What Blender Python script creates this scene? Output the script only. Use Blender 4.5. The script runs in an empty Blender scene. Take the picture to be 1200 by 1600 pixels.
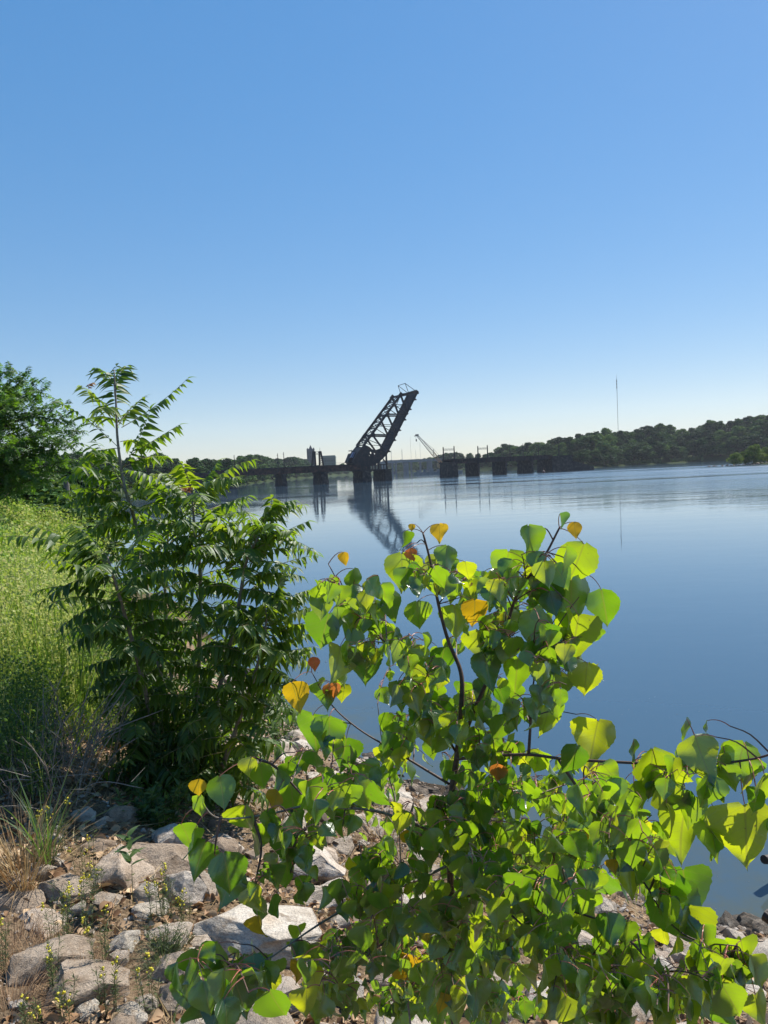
import bpy, bmesh, math, random
import numpy as np
from mathutils import Vector, Matrix, noise as mnoise
R = math.radians
rng = np.random.default_rng(7)
random.seed(7)
sc = bpy.context.scene
COL = sc.collection

# ------------------------------------------------------------------ camera
CAMZ = 4.3
PITCH, ROLL, FPX = R(3.27), R(2.7), 1155.0
F_ = np.array([0, math.cos(PITCH), -math.sin(PITCH)])
U0 = np.array([0, math.sin(PITCH), math.cos(PITCH)])
R0 = np.array([1.0, 0, 0])
R_ = R0 * math.cos(ROLL) - U0 * math.sin(ROLL)
U_ = R0 * math.sin(ROLL) + U0 * math.cos(ROLL)
CAM = np.array([0, 0, CAMZ])
cam = bpy.data.objects.new('camera', bpy.data.cameras.new('camera'))
COL.objects.link(cam)
cam.matrix_world = Matrix(((R_[0], U_[0], -F_[0], 0), (R_[1], U_[1], -F_[1], 0), (R_[2], U_[2], -F_[2], CAMZ), (0, 0, 0, 1)))
cam.data.sensor_fit = 'VERTICAL'; cam.data.sensor_height = 36; cam.data.sensor_width = 27
cam.data.lens = 36 * FPX / 1600
cam.data.clip_start = 0.05; cam.data.clip_end = 9000
sc.camera = cam

# ------------------------------------------------------------------ light
SUN_AZ, SUN_EL = R(43), R(48)      # azimuth clockwise from +Y
w = bpy.data.worlds.new('World'); sc.world = w; w.use_nodes = True
nt = w.node_tree; nt.nodes.clear()
sky = nt.nodes.new('ShaderNodeTexSky'); sky.sky_type = 'NISHITA'; sky.sun_disc = False
sky.sun_elevation = SUN_EL; sky.sun_rotation = SUN_AZ
sky.air_density = 1.0; sky.dust_density = 0.1; sky.ozone_density = 2.5; sky.altitude = 0
bg = nt.nodes.new('ShaderNodeBackground'); bg.inputs[1].default_value = 0.116
hs = nt.nodes.new('ShaderNodeHueSaturation'); hs.inputs['Saturation'].default_value = 2.1
wo = nt.nodes.new('ShaderNodeOutputWorld')
gm = nt.nodes.new('ShaderNodeGamma'); gm.inputs[1].default_value = 0.44
ti = nt.nodes.new('ShaderNodeVectorMath'); ti.operation = 'MULTIPLY'; ti.inputs[1].default_value = (1.80, 1.81, 1.98)
nt.links.new(sky.outputs[0], gm.inputs[0]); nt.links.new(gm.outputs[0], hs.inputs['Color']); nt.links.new(hs.outputs[0], ti.inputs[0]); nt.links.new(ti.outputs[0], bg.inputs[0]); nt.links.new(bg.outputs[0], wo.inputs[0])
sl = bpy.data.lights.new('sun', 'SUN'); sl.energy = 5.0; sl.angle = R(0.53); sl.color = (1, 0.93, 0.82)
so = bpy.data.objects.new('sun', sl); COL.objects.link(so)
sd_ = Vector((math.sin(SUN_AZ) * math.cos(SUN_EL), math.cos(SUN_AZ) * math.cos(SUN_EL), math.sin(SUN_EL)))
so.rotation_euler = sd_.to_track_quat('Z', 'Y').to_euler(); so.location = (20, -10, 40)
vs = sc.view_settings; vs.view_transform = 'Standard'; vs.look = 'None'; vs.gamma = 1; vs.exposure = 0.6
sc.display_settings.display_device = 'sRGB'
sc.cycles.use_denoising = True
sc.cycles.max_bounces = 8; sc.cycles.transparent_max_bounces = 8
sc.cycles.transmission_bounces = 4; sc.cycles.volume_bounces = 1
sc.cycles.sample_clamp_indirect = 6

# ------------------------------------------------------------------ helpers
def ray(px, py):
    return F_ + R_ * ((px - 600) / FPX) - U_ * ((py - 800) / FPX)
def P(px, py, d):
    return CAM + ray(px, py) * d
def norm(a):
    a = np.asarray(a, float); return a / (np.linalg.norm(a, axis=-1, keepdims=True) + 1e-12)

def tag(o, label=None, cat=None, group=None, kind=None):
    if label: o['label'] = label
    if cat: o['category'] = cat
    if group: o['group'] = group
    if kind: o['kind'] = kind
    return o
def empty(name, loc=(0, 0, 0), rz=0.0):
    o = bpy.data.objects.new(name, None); COL.objects.link(o)
    o.location = tuple(map(float, loc)); o.rotation_euler = (0, 0, rz); o.empty_display_size = 0.2
    return o
def link(name, me, mat=None, parent=None, world=True):
    """world=True: the mesh is in world coordinates; keep it there under a parent placed elsewhere."""
    o = bpy.data.objects.new(name, me); COL.objects.link(o)
    if mat is not None and not len(me.materials): me.materials.append(mat)
    if parent is not None:
        o.parent = parent
        if world:
            o.matrix_parent_inverse = (Matrix.Translation(parent.location) @ parent.rotation_euler.to_matrix().to_4x4()).inverted()
    return o
def np_mesh(name, V, loops, starts, totals, attrs=None, uv=None, smooth=True):
    me = bpy.data.meshes.new(name)
    V = np.ascontiguousarray(V, dtype=np.float32)
    me.vertices.add(len(V)); me.vertices.foreach_set('co', V.ravel())
    me.loops.add(len(loops)); me.loops.foreach_set('vertex_index', np.asarray(loops, dtype=np.int32))
    me.polygons.add(len(starts)); me.polygons.foreach_set('loop_start', np.asarray(starts, dtype=np.int32))
    me.polygons.foreach_set('loop_total', np.asarray(totals, dtype=np.int32))
    me.polygons.foreach_set('use_smooth', np.full(len(starts), smooth))
    if attrs:
        for k, a in attrs.items():
            at = me.attributes.new(k, 'FLOAT', 'POINT'); at.data.foreach_set('value', np.asarray(a, dtype=np.float32))
    if uv is not None:
        l = me.uv_layers.new(name='UVMap'); l.data.foreach_set('uv', np.asarray(uv[loops], dtype=np.float32).ravel())
    me.update(calc_edges=True); me.validate()
    return me
def center(V, origin):
    return np.asarray(V) - np.asarray(origin)

class Tpl:
    """a leaf template: verts in (along, across, up), faces, uv"""
    def __init__(s, V, F, uv=None):
        s.V = np.array(V, float); s.F = F; s.n = len(V)
        s.loops = np.array([i for f in F for i in f]); s.tot = np.array([len(f) for f in F])
        s.uv = np.array(uv, float) if uv is not None else s.V[:, :2]
def scatter_mesh(name, tpls, idx, O, X, N, S, tint=None, smooth=True, wscale=None):
    O = np.asarray(O, float); X = norm(X); N = np.asarray(N, float)
    Y = norm(np.cross(N, X)); Z = np.cross(X, Y)
    S = np.broadcast_to(np.asarray(S, float), (len(O),)); idx = np.asarray(idx)
    W = S if wscale is None else S * wscale
    if tint is None: tint = rng.random(len(O))
    Vs, Ls, Ts, A, U, off = [], [], [], [], [], 0
    for k, t in enumerate(tpls):
        m = np.where(idx == k)[0]
        if not len(m): continue
        v = O[m][:, None] + (S[m][:, None, None] * (t.V[None, :, 0:1] * X[m][:, None] + t.V[None, :, 2:3] * Z[m][:, None])
                             + W[m][:, None, None] * (t.V[None, :, 1:2] * Y[m][:, None]))
        Vs.append(v.reshape(-1, 3))
        Ls.append((t.loops[None] + (off + np.arange(len(m)) * t.n)[:, None]).ravel())
        Ts.append(np.tile(t.tot, len(m))); A.append(np.repeat(tint[m], t.n)); U.append(np.tile(t.uv, (len(m), 1)))
        off += t.n * len(m)
    V = np.concatenate(Vs); L = np.concatenate(Ls); T = np.concatenate(Ts)
    st = np.concatenate([[0], np.cumsum(T)[:-1]])
    return np_mesh(name, V, L, st, T, {'tint': np.concatenate(A)}, np.concatenate(U), smooth)

class MB:
    def __init__(s): s.V, s.F = [], []
    def add(s, V, F):
        o = len(s.V); s.V += [tuple(map(float, v)) for v in V]; s.F += [tuple(i + o for i in f) for f in F]
    def hexa(s, v8):
        s.add(v8, [(0, 3, 2, 1), (4, 5, 6, 7), (0, 1, 5, 4), (1, 2, 6, 5), (2, 3, 7, 6), (3, 0, 4, 7)])
    def box(s, c, sx, sy, sz, ex=(1, 0, 0), ey=None, ez=(0, 0, 1)):
        ex = norm(ex); ez = norm(ez)
        ey = norm(np.cross(ez, ex)) if ey is None else norm(ey)
        c = np.asarray(c, float); v = []
        for z in (-.5, .5):
            for x, y in ((-.5, -.5), (.5, -.5), (.5, .5), (-.5, .5)):
                v.append(c + ex * x * sx + ey * y * sy + ez * z * sz)
        s.hexa(v)
    def bar(s, a, b, w, h=None, up=(0, 0, 1)):
        a = np.asarray(a, float); b = np.asarray(b, float); d = norm(b - a); h = h or w
        sd = np.cross(d, norm(up))
        if np.linalg.norm(sd) < 1e-3: sd = np.cross(d, (1, 0, 0.01))
        sd = norm(sd); u = np.cross(sd, d)
        v = []
        for p in (a, b):
            for i, j in ((-.5, -.5), (.5, -.5), (.5, .5), (-.5, .5)): v.append(p + sd * i * w + u * j * h)
        s.add(v, [(0, 1, 2, 3), (7, 6, 5, 4), (0, 4, 5, 1), (1, 5, 6, 2), (2, 6, 7, 3), (3, 7, 4, 0)])
    def tube(s, pts, rad, n=6, cap=True):
        pts = [np.asarray(p, float) for p in pts]; m = len(pts)
        if not hasattr(rad, '__len__'): rad = [rad] * m
        ref = np.array([0.3, 0.9, 0.2]); o = len(s.V)
        for i in range(m):
            t = norm(pts[min(i + 1, m - 1)] - pts[max(i - 1, 0)])
            a = np.cross(t, ref)
            if np.linalg.norm(a) < 1e-2: a = np.cross(t, (1, 0, 0))
            a = norm(a); b = np.cross(t, a)
            for k in range(n):
                an = 2 * math.pi * k / n
                s.V.append(tuple(pts[i] + rad[i] * (a * math.cos(an) + b * math.sin(an))))
        for i in range(m - 1):
            for k in range(n):
                k2 = (k + 1) % n
                s.F.append((o + i * n + k, o + i * n + k2, o + (i + 1) * n + k2, o + (i + 1) * n + k))
        if cap:
            s.F.append(tuple(o + k for k in range(n))[::-1]); s.F.append(tuple(o + (m - 1) * n + k for k in range(n)))
    def prism(s, poly, d):
        """poly: list of 3D points, extruded by vector d"""
        n = len(poly); d = np.asarray(d, float)
        v = [np.asarray(p, float) for p in poly]; v2 = [p + d for p in v]
        s.add(v + v2, [tuple(range(n))[::-1], tuple(range(n, 2 * n))] + [(i, (i + 1) % n, n + (i + 1) % n, n + i) for i in range(n)])
    def build(s, name, mat, parent=None, smooth=False, world=True):
        me = bpy.data.meshes.new(name); me.from_pydata(s.V, [], s.F); me.update()
        bm = bmesh.new(); bm.from_mesh(me); bmesh.ops.recalc_face_normals(bm, faces=bm.faces); bm.to_mesh(me); bm.free()
        if smooth: me.polygons.foreach_set('use_smooth', [True] * len(me.polygons))
        return link(name, me, mat, parent, world)

def smooth_path(pts, n=6):
    """Catmull-Rom through points"""
    p = [np.asarray(q, float) for q in pts]
    if len(p) < 3: 
        return [p[0] + (p[-1] - p[0]) * i / n for i in range(n + 1)]
    p = [2 * p[0] - p[1]] + p + [2 * p[-1] - p[-2]]; out = []
    for i in range(1, len(p) - 2):
        for k in range(n):
            t = k / n
            out.append(0.5 * ((2 * p[i]) + (-p[i-1] + p[i+1]) * t + (2*p[i-1] - 5*p[i] + 4*p[i+1] - p[i+2]) * t*t + (-p[i-1] + 3*p[i] - 3*p[i+1] + p[i+2]) * t**3))
    out.append(p[-2]); return out

# ------------------------------------------------------------------ materials
def newmat(name):
    m = bpy.data.materials.new(name); m.use_nodes = True; m.node_tree.nodes.clear(); return m
class NG:
    def __init__(s, m): s.t = m.node_tree
    def n(s, typ, **kw):
        nd = s.t.nodes.new(typ)
        for k, v in kw.items():
            if k.startswith('i_'):
                key = k[2:]; nd.inputs[int(key) if key.isdigit() else key.replace('_', ' ')].default_value = v
            else: setattr(nd, k, v)
        return nd
    def l(s, a, b): s.t.links.new(a, b)
    def ramp(s, stops, src=None):
        r = s.n('ShaderNodeValToRGB'); e = r.color_ramp.elements
        while len(e) < len(stops): e.new(0.5)
        for i, (p, c) in enumerate(stops):
            e[i].position = p; e[i].color = (*c, 1) if len(c) == 3 else c
        if src is not None: s.l(src, r.inputs[0])
        return r
def g1(v): return (v, v, v)

def mat_simple(name, stops, scale=2.0, rough=0.8, bump=0.3, bscale=None, detail=6, metallic=0.0, objrand=0.0, bdist=0.02):
    m = newmat(name); g = NG(m)
    tc = g.n('ShaderNodeTexCoord'); no = g.n('ShaderNodeTexNoise', i_Scale=scale, i_Detail=detail, i_Roughness=0.65)
    g.l(tc.outputs['Object'], no.inputs['Vector'])
    rp = g.ramp(stops, no.outputs[0]); p = g.n('ShaderNodeBsdfPrincipled', i_Roughness=rough, i_Metallic=metallic)
    col = rp.outputs[0]
    if objrand:
        oi = g.n('ShaderNodeObjectInfo'); mr = g.n('ShaderNodeMapRange', i_3=1 - objrand, i_4=1 + objrand); g.l(oi.outputs['Random'], mr.inputs[0])
        vm = g.n('ShaderNodeVectorMath', operation='SCALE'); g.l(col, vm.inputs[0]); g.l(mr.outputs[0], vm.inputs['Scale']); col = vm.outputs[0]
    g.l(col, p.inputs['Base Color'])
    if bump:
        n2 = g.n('ShaderNodeTexNoise', i_Scale=bscale or scale * 4, i_Detail=8, i_Roughness=0.7); g.l(tc.outputs['Object'], n2.inputs['Vector'])
        b = g.n('ShaderNodeBump', i_Strength=bump, i_Distance=bdist); g.l(n2.outputs[0], b.inputs['Height']); g.l(b.outputs[0], p.inputs['Normal'])
    o = g.n('ShaderNodeOutputMaterial'); g.l(p.outputs[0], o.inputs[0]); return m

def mat_leaf(name, refl, trans, tfac=0.5, rough=0.38, spec=0.5, vein=None, objrand=0.0, spots=None):
    """refl / trans: ramps over the per-leaf 'tint' attribute"""
    m = newmat(name); g = NG(m)
    at = g.n('ShaderNodeAttribute', attribute_name='tint')
    fac = at.outputs['Fac']
    if objrand:
        oi = g.n('ShaderNodeObjectInfo'); mr = g.n('ShaderNodeMapRange', i_3=-objrand, i_4=objrand); g.l(oi.outputs['Random'], mr.inputs[0])
        ad = g.n('ShaderNodeMath', operation='ADD', use_clamp=True); g.l(fac, ad.inputs[0]); g.l(mr.outputs[0], ad.inputs[1]); fac = ad.outputs[0]
    r1 = g.ramp(refl, fac); r2 = g.ramp(trans, fac)
    c1, c2 = r1.outputs[0], r2.outputs[0]
    nrm = None
    if vein:
        uv = g.n('ShaderNodeUVMap'); sx = g.n('ShaderNodeSeparateXYZ'); g.l(uv.outputs[0], sx.inputs[0])
        ab = g.n('ShaderNodeMath', operation='ABSOLUTE'); g.l(sx.outputs[1], ab.inputs[0])
        # side veins: stripes in (x - 0.6*|y|)
        mu = g.n('ShaderNodeMath', operation='MULTIPLY', i_1=0.75); g.l(ab.outputs[0], mu.inputs[0])
        su = g.n('ShaderNodeMath', operation='SUBTRACT'); g.l(sx.outputs[0], su.inputs[0]); g.l(mu.outputs[0], su.inputs[1])
        m2 = g.n('ShaderNodeMath', operation='MULTIPLY', i_1=vein * 6.2832); g.l(su.outputs[0], m2.inputs[0])
        co = g.n('ShaderNodeMath', operation='COSINE'); g.l(m2.outputs[0], co.inputs[0])
        mr1 = g.n('ShaderNodeMapRange', i_1=0.93, i_2=1.0); g.l(co.outputs[0], mr1.inputs[0])
        mr2 = g.n('ShaderNodeMapRange', i_1=0.022, i_2=0.008); g.l(ab.outputs[0], mr2.inputs[0])
        mx = g.n('ShaderNodeMath', operation='MAXIMUM'); hf = g.n('ShaderNodeMath', operation='MULTIPLY', i_1=0.45); g.l(mr1.outputs[0], hf.inputs[0])
        g.l(hf.outputs[0], mx.inputs[0]); g.l(mr2.outputs[0], mx.inputs[1])
        v = []
        for c, k in ((c1, (0.16, 0.20, 0.05)), (c2, (0.30, 0.30, 0.04))):
            mi = g.n('ShaderNodeMix', data_type='RGBA'); fm = g.n('ShaderNodeMath', operation='MULTIPLY', i_1=0.6); g.l(mx.outputs[0], fm.inputs[0])
            g.l(fm.outputs[0], mi.inputs[0]); g.l(c, mi.inputs[6]); mi.inputs[7].default_value = (*k, 1); v.append(mi.outputs[2])
        c1, c2 = v
        bp = g.n('ShaderNodeBump', i_Strength=0.35, i_Distance=0.002, invert=True); g.l(mx.outputs[0], bp.inputs['Height']); nrm = bp.outputs[0]
    if spots:
        geo = g.n('ShaderNodeTexCoord'); no = g.n('ShaderNodeTexNoise', i_Scale=spots[0], i_Detail=4); g.l(geo.outputs['Object'], no.inputs['Vector'])
        th = g.n('ShaderNodeMapRange', i_1=spots[1], i_2=spots[1] + 0.05); g.l(no.outputs[0], th.inputs[0]); v = []
        for c in (c1, c2):
            mi = g.n('ShaderNodeMix', data_type='RGBA'); g.l(th.outputs[0], mi.inputs[0]); g.l(c, mi.inputs[6]); mi.inputs[7].default_value = (*spots[2], 1); v.append(mi.outputs[2])
        c1, c2 = v
    d = g.n('ShaderNodeBsdfDiffuse'); t = g.n('ShaderNodeBsdfTranslucent'); gl = g.n('ShaderNodeBsdfGlossy', i_Roughness=rough)
    gl.inputs['Color'].default_value = (0.9, 0.95, 1, 1)
    g.l(c1, d.inputs[0]); g.l(c2, t.inputs[0])
    if nrm: g.l(nrm, d.inputs['Normal']); g.l(nrm, gl.inputs['Normal'])
    m1 = g.n('ShaderNodeMixShader', i_0=tfac); g.l(d.outputs[0], m1.inputs[1]); g.l(t.outputs[0], m1.inputs[2])
    lw = g.n('ShaderNodeLayerWeight'); pw = g.n('ShaderNodeMath', operation='POWER', i_1=4.0); g.l(lw.outputs['Facing'], pw.inputs[0])
    fm = g.n('ShaderNodeMath', operation='MULTIPLY_ADD', i_1=.35 * spec, i_2=.045 * spec); g.l(pw.outputs[0], fm.inputs[0])
    m2 = g.n('ShaderNodeMixShader'); g.l(fm.outputs[0], m2.inputs[0]); g.l(m1.outputs[0], m2.inputs[1]); g.l(gl.outputs[0], m2.inputs[2])
    o = g.n('ShaderNodeOutputMaterial'); g.l(m2.outputs[0], o.inputs[0]); return m

M = {}
M['poplar'] = mat_leaf('poplar_leaf', [(0, (.022, .060, .012)), (.6, (.034, .085, .013)), (1, (.06, .11, .015))],
                       [(0, (.14, .33, .008)), (.6, (.36, .58, .010)), (1, (.66, .72, .012))], 0.58, 0.34, 1.7, vein=7, spots=(55, .70, (.14, .09, .03)))
M['yellow_leaf'] = mat_leaf('yellow_leaf', [(0, (.42, .26, .02)), (1, (.48, .33, .03))], [(0, (.62, .36, .01)), (1, (.75, .50, .01))], 0.5, 0.45, 0.5, vein=7, spots=(34, .66, (.10, .045, .015)))
M['patchy_leaf'] = mat_leaf('patchy_yellow_leaf', [(0, (.40, .30, .02)), (1, (.44, .34, .03))], [(0, (.66, .46, .01)), (1, (.70, .52, .01))], 0.5, 0.45, 0.5, vein=7, spots=(16, .50, (.11, .24, .02)))
M['orange_leaf'] = mat_leaf('orange_leaf', [(0, (.45, .12, .03)), (1, (.5, .2, .04))], [(0, (.75, .12, .04)), (1, (.8, .28, .04))], 0.5, 0.45, 0.5, vein=7)
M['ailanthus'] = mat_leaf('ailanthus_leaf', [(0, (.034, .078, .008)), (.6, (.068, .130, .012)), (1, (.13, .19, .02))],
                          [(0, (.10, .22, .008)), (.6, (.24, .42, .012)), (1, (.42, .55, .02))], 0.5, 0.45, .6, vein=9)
M['ailanthus_red'] = mat_leaf('young_red_leaf', [(0, (.18, .06, .03)), (1, (.20, .10, .03))], [(0, (.4, .10, .04)), (1, (.42, .24, .04))], 0.45, 0.4, 0.7)
M['locust'] = mat_leaf('feathery_leaf', [(0, (.022, .062, .010)), (1, (.065, .14, .02))], [(0, (.09, .24, .01)), (1, (.24, .44, .02))], 0.45, 0.5, 0.5)
M['far_leaf'] = mat_leaf('woodland_leaf', [(0, (.010, .036, .010)), (.5, (.032, .092, .022)), (1, (.095, .19, .04))],
                         [(0, (.020, .05, .008)), (.5, (.045, .09, .012)), (1, (.10, .16, .02))], 0.3, 0.6, 0.2, objrand=0.5)
M['far_leaf_light'] = mat_leaf('bush_leaf', [(0, (.04, .09, .016)), (.5, (.06, .12, .02)), (1, (.10, .16, .03))],
                         [(0, (.08, .16, .01)), (.5, (.12, .2, .015)), (1, (.2, .27, .02))], 0.4, 0.6, 0.3, objrand=0.25)
M['weed'] = mat_leaf('weed_leaf', [(0, (.09, .20, .025)), (.4, (.20, .34, .045)), (.7, (.31, .42, .08)), (1, (.50, .54, .19))],
                     [(0, (.18, .33, .03)), (.4, (.34, .48, .05)), (.7, (.48, .54, .10)), (1, (.5, .48, .2))], 0.45, 0.6, 0.3)
M['weed_green'] = mat_leaf('weed_leaf_green', [(0, (.04, .09, .03)), (1, (.09, .15, .05))], [(0, (.1, .2, .03)), (1, (.2, .32, .04))], 0.45, 0.55, 0.4)
M['weed_bluish'] = mat_leaf('toadflax_leaf', [(0, (.08, .12, .06)), (1, (.15, .19, .09))], [(0, (.1, .16, .05)), (1, (.2, .26, .07))], 0.4, 0.6, 0.3)
M['straw'] = mat_leaf('dry_grass', [(0, (.28, .17, .08)), (.5, (.42, .29, .14)), (1, (.55, .43, .25))], [(0, (.25, .13, .05)), (1, (.4, .28, .12))], 0.3, 0.6, 0.3)
M['rust_grass'] = mat_leaf('rusty_dry_grass', [(0, (.30, .18, .10)), (1, (.52, .36, .22))], [(0, (.2, .09, .04)), (1, (.3, .16, .08))], 0.3, 0.6, 0.2)
M['litter'] = mat_leaf('dead_leaf', [(0, (.18, .095, .045)), (.5, (.36, .22, .12)), (1, (.60, .44, .27))], [(0, (.1, .05, .02)), (1, (.2, .12, .05))], 0.15, 0.6, 0.4)
M['flower'] = mat_leaf('flower_yellow', [(0, (.7, .6, .04)), (1, (.75, .7, .10))], [(0, (.7, .6, .02)), (1, (.7, .65, .05))], 0.35, 0.6, 0.3)
M['marsh'] = mat_leaf('marsh_grass', [(0, (.06, .12, .03)), (1, (.14, .2, .06))], [(0, (.08, .15, .02)), (1, (.16, .24, .04))], 0.35, 0.6, 0.3)
M['bark'] = mat_simple('poplar_bark', [(.3, (.06, .035, .028)), (.7, (.15, .09, .07))], 60, .6, .4, 160, bdist=.003)
M['bark_grey'] = mat_simple('grey_bark', [(.3, (.12, .10, .085)), (.7, (.30, .27, .23))], 50, .75, .5, 120, bdist=.003)
M['bark_dark'] = mat_simple('dark_bark', [(.3, (.04, .03, .022)), (.7, (.11, .085, .06))], 12, .85, .6, 30)
M['stem_red'] = mat_simple('red_stalk', [(.3, (.36, .07, .06)), (.7, (.42, .20, .12))], 30, .45, 0)
M['stem_green'] = mat_simple('green_stalk', [(.3, (.07, .10, .03)), (.7, (.16, .17, .06))], 30, .55, 0)
M['rachis'] = mat_simple('leaf_rachis', [(.3, (.14, .16, .05)), (.7, (.26, .18, .09))], 20, .5, 0)
M['steel'] = mat_simple('blackened_steel', [(.40, (.009, .009, .012)), (.55, (.020, .017, .018)), (.68, (.075, .036, .024))], .6, .75, .2, 3)
M['rust'] = mat_simple('rusty_girder', [(.35, (.022, .016, .015)), (.5, (.05, .026, .02)), (.7, (.13, .06, .04))], .8, .8, .2, 4)
M['pier'] = mat_simple('dark_masonry', [(.35, (.012, .011, .012)), (.52, (.034, .03, .028)), (.68, (.10, .088, .076))], .9, .9, .5, 3, bdist=.1)
M['concrete'] = mat_simple('weathered_concrete', [(.3, (.14, .14, .14)), (.7, (.26, .26, .25))], .5, .85, .2, 3)
M['crane'] = mat_simple('crane_paint', [(.3, (.30, .15, .06)), (.7, (.45, .28, .12))], .8, .6, .1)
M['crane_grey'] = mat_simple('crane_steel', [(.3, (.10, .085, .075)), (.7, (.2, .17, .14))], .8, .6, .1)
M['bluewhite'] = mat_simple('cabin_panel', [(.3, (.25, .32, .5)), (.7, (.4, .46, .62))], .5, .4, 0)
M['wall_grey'] = mat_simple('pale_stone_wall', [(.3, (.03, .035, .045)), (.7, (.05, .055, .07))], .1, .8, 0)
M['roof_green'] = mat_simple('green_copper_roof', [(.3, (.03, .07, .055)), (.7, (.05, .10, .08))], .1, .7, 0)
M['window'] = mat_simple('window_glass', [(.3, (.02, .025, .03)), (.7, (.04, .05, .06))], .1, .2, 0)
M['wood'] = mat_simple('weathered_post', [(.3, (.10, .085, .07)), (.7, (.24, .21, .18))], 6, .85, .6, 30)
M['log'] = mat_simple('wet_log', [(.3, (.012, .008, .006)), (.7, (.05, .03, .02))], 8, .5, .7, 25)
M['red'] = mat_simple('buoy_paint', [(.3, (.05, .02, .02)), (.7, (.10, .03, .03))], 3, .5, 0)
M['boat'] = mat_simple('dark_hull', [(.3, (.02, .025, .04)), (.7, (.04, .05, .07))], 3, .5, 0)
M['mast'] = mat_simple('mast_steel', [(.3, (.30, .28, .28)), (.7, (.4, .38, .38))], .1, .6, 0)

def mat_rock():
    m = newmat('granite_rock'); g = NG(m)
    tc = g.n('ShaderNodeTexCoord'); oi = g.n('ShaderNodeObjectInfo')
    ad = g.n('ShaderNodeVectorMath', operation='MULTIPLY_ADD'); g.l(oi.outputs['Random'], ad.inputs[0]); ad.inputs[1].default_value = (37, 19, 53); g.l(tc.outputs['Object'], ad.inputs[2])
    vec = ad.outputs[0]
    big = g.n('ShaderNodeTexNoise', i_Scale=2.6, i_Detail=5, i_Roughness=.6); g.l(vec, big.inputs[0])
    sp = g.n('ShaderNodeTexNoise', i_Scale=55, i_Detail=6, i_Roughness=.75); g.l(vec, sp.inputs[0])
    hue = g.ramp([(0, (.40, .31, .23)), (.25, (.52, .46, .385)), (.5, (.66, .61, .53)), (.72, (.52, .40, .30)), (1, (.74, .70, .63))], oi.outputs['Random'])
    hue.color_ramp.interpolation = 'LINEAR'
    bigr = g.ramp([(.35, (.62, .56, .50)), (.55, (1, 1, 1)), (.72, (.80, .68, .56))], big.outputs[0])
    mul = g.n('ShaderNodeMix', data_type='RGBA', blend_type='MULTIPLY', i_0=.75); g.l(hue.outputs[0], mul.inputs[6]); g.l(bigr.outputs[0], mul.inputs[7])
    spr = g.ramp([(.32, (.38, .36, .36)), (.48, (.95, .95, .95)), (.66, (1.25, 1.22, 1.18))], sp.outputs[0])
    m2 = g.n('ShaderNodeMix', data_type='RGBA', blend_type='MULTIPLY', i_0=.85); g.l(mul.outputs[2], m2.inputs[6]); g.l(spr.outputs[0], m2.inputs[7])
    # waterline: dark wet stain low on the stones; brown silt caught in hollows
    ge = g.n('ShaderNodeNewGeometry'); sz = g.n('ShaderNodeSeparateXYZ'); g.l(ge.outputs['Position'], sz.inputs[0])
    wl = g.n('ShaderNodeMath', operation='MULTIPLY_ADD', i_1=.35); g.l(big.outputs[0], wl.inputs[0]); g.l(sz.outputs[2], wl.inputs[2])
    wm = g.n('ShaderNodeMapRange', i_1=.80, i_2=.52); g.l(wl.outputs[0], wm.inputs[0])
    mw = g.n('ShaderNodeMix', data_type='RGBA'); g.l(wm.outputs[0], mw.inputs[0]); g.l(m2.outputs[2], mw.inputs[6]); mw.inputs[7].default_value = (.055, .045, .034, 1)
    st = g.n('ShaderNodeTexNoise', i_Scale=4.5, i_Detail=6, i_Roughness=.7); g.l(vec, st.inputs[0]); sm = g.n('ShaderNodeMapRange', i_1=.54, i_2=.66, i_4=.75); g.l(st.outputs[0], sm.inputs[0])
    ms = g.n('ShaderNodeMix', data_type='RGBA'); g.l(sm.outputs[0], ms.inputs[0]); g.l(mw.outputs[2], ms.inputs[6]); ms.inputs[7].default_value = (.23, .165, .11, 1)
    p = g.n('ShaderNodeBsdfPrincipled', i_Roughness=.85); g.l(ms.outputs[2], p.inputs['Base Color'])
    b = g.n('ShaderNodeBump', i_Strength=.8, i_Distance=.012); g.l(sp.outputs[0], b.inputs['Height'])
    n3 = g.n('ShaderNodeTexNoise', i_Scale=9, i_Detail=7, i_Roughness=.65); g.l(vec, n3.inputs[0])
    b2 = g.n('ShaderNodeBump', i_Strength=.7, i_Distance=.05); g.l(n3.outputs[0], b2.inputs['Height']); g.l(b.outputs[0], b2.inputs['Normal']); g.l(b2.outputs[0], p.inputs['Normal'])
    o = g.n('ShaderNodeOutputMaterial'); g.l(p.outputs[0], o.inputs[0]); return m
M['rock'] = mat_rock()
M['gravel'] = mat_simple('gravel_stone', [(.25, (.12, .10, .085)), (.5, (.30, .26, .22)), (.75, (.48, .44, .40))], 9, .9, .4, 120, bdist=.004)

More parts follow.
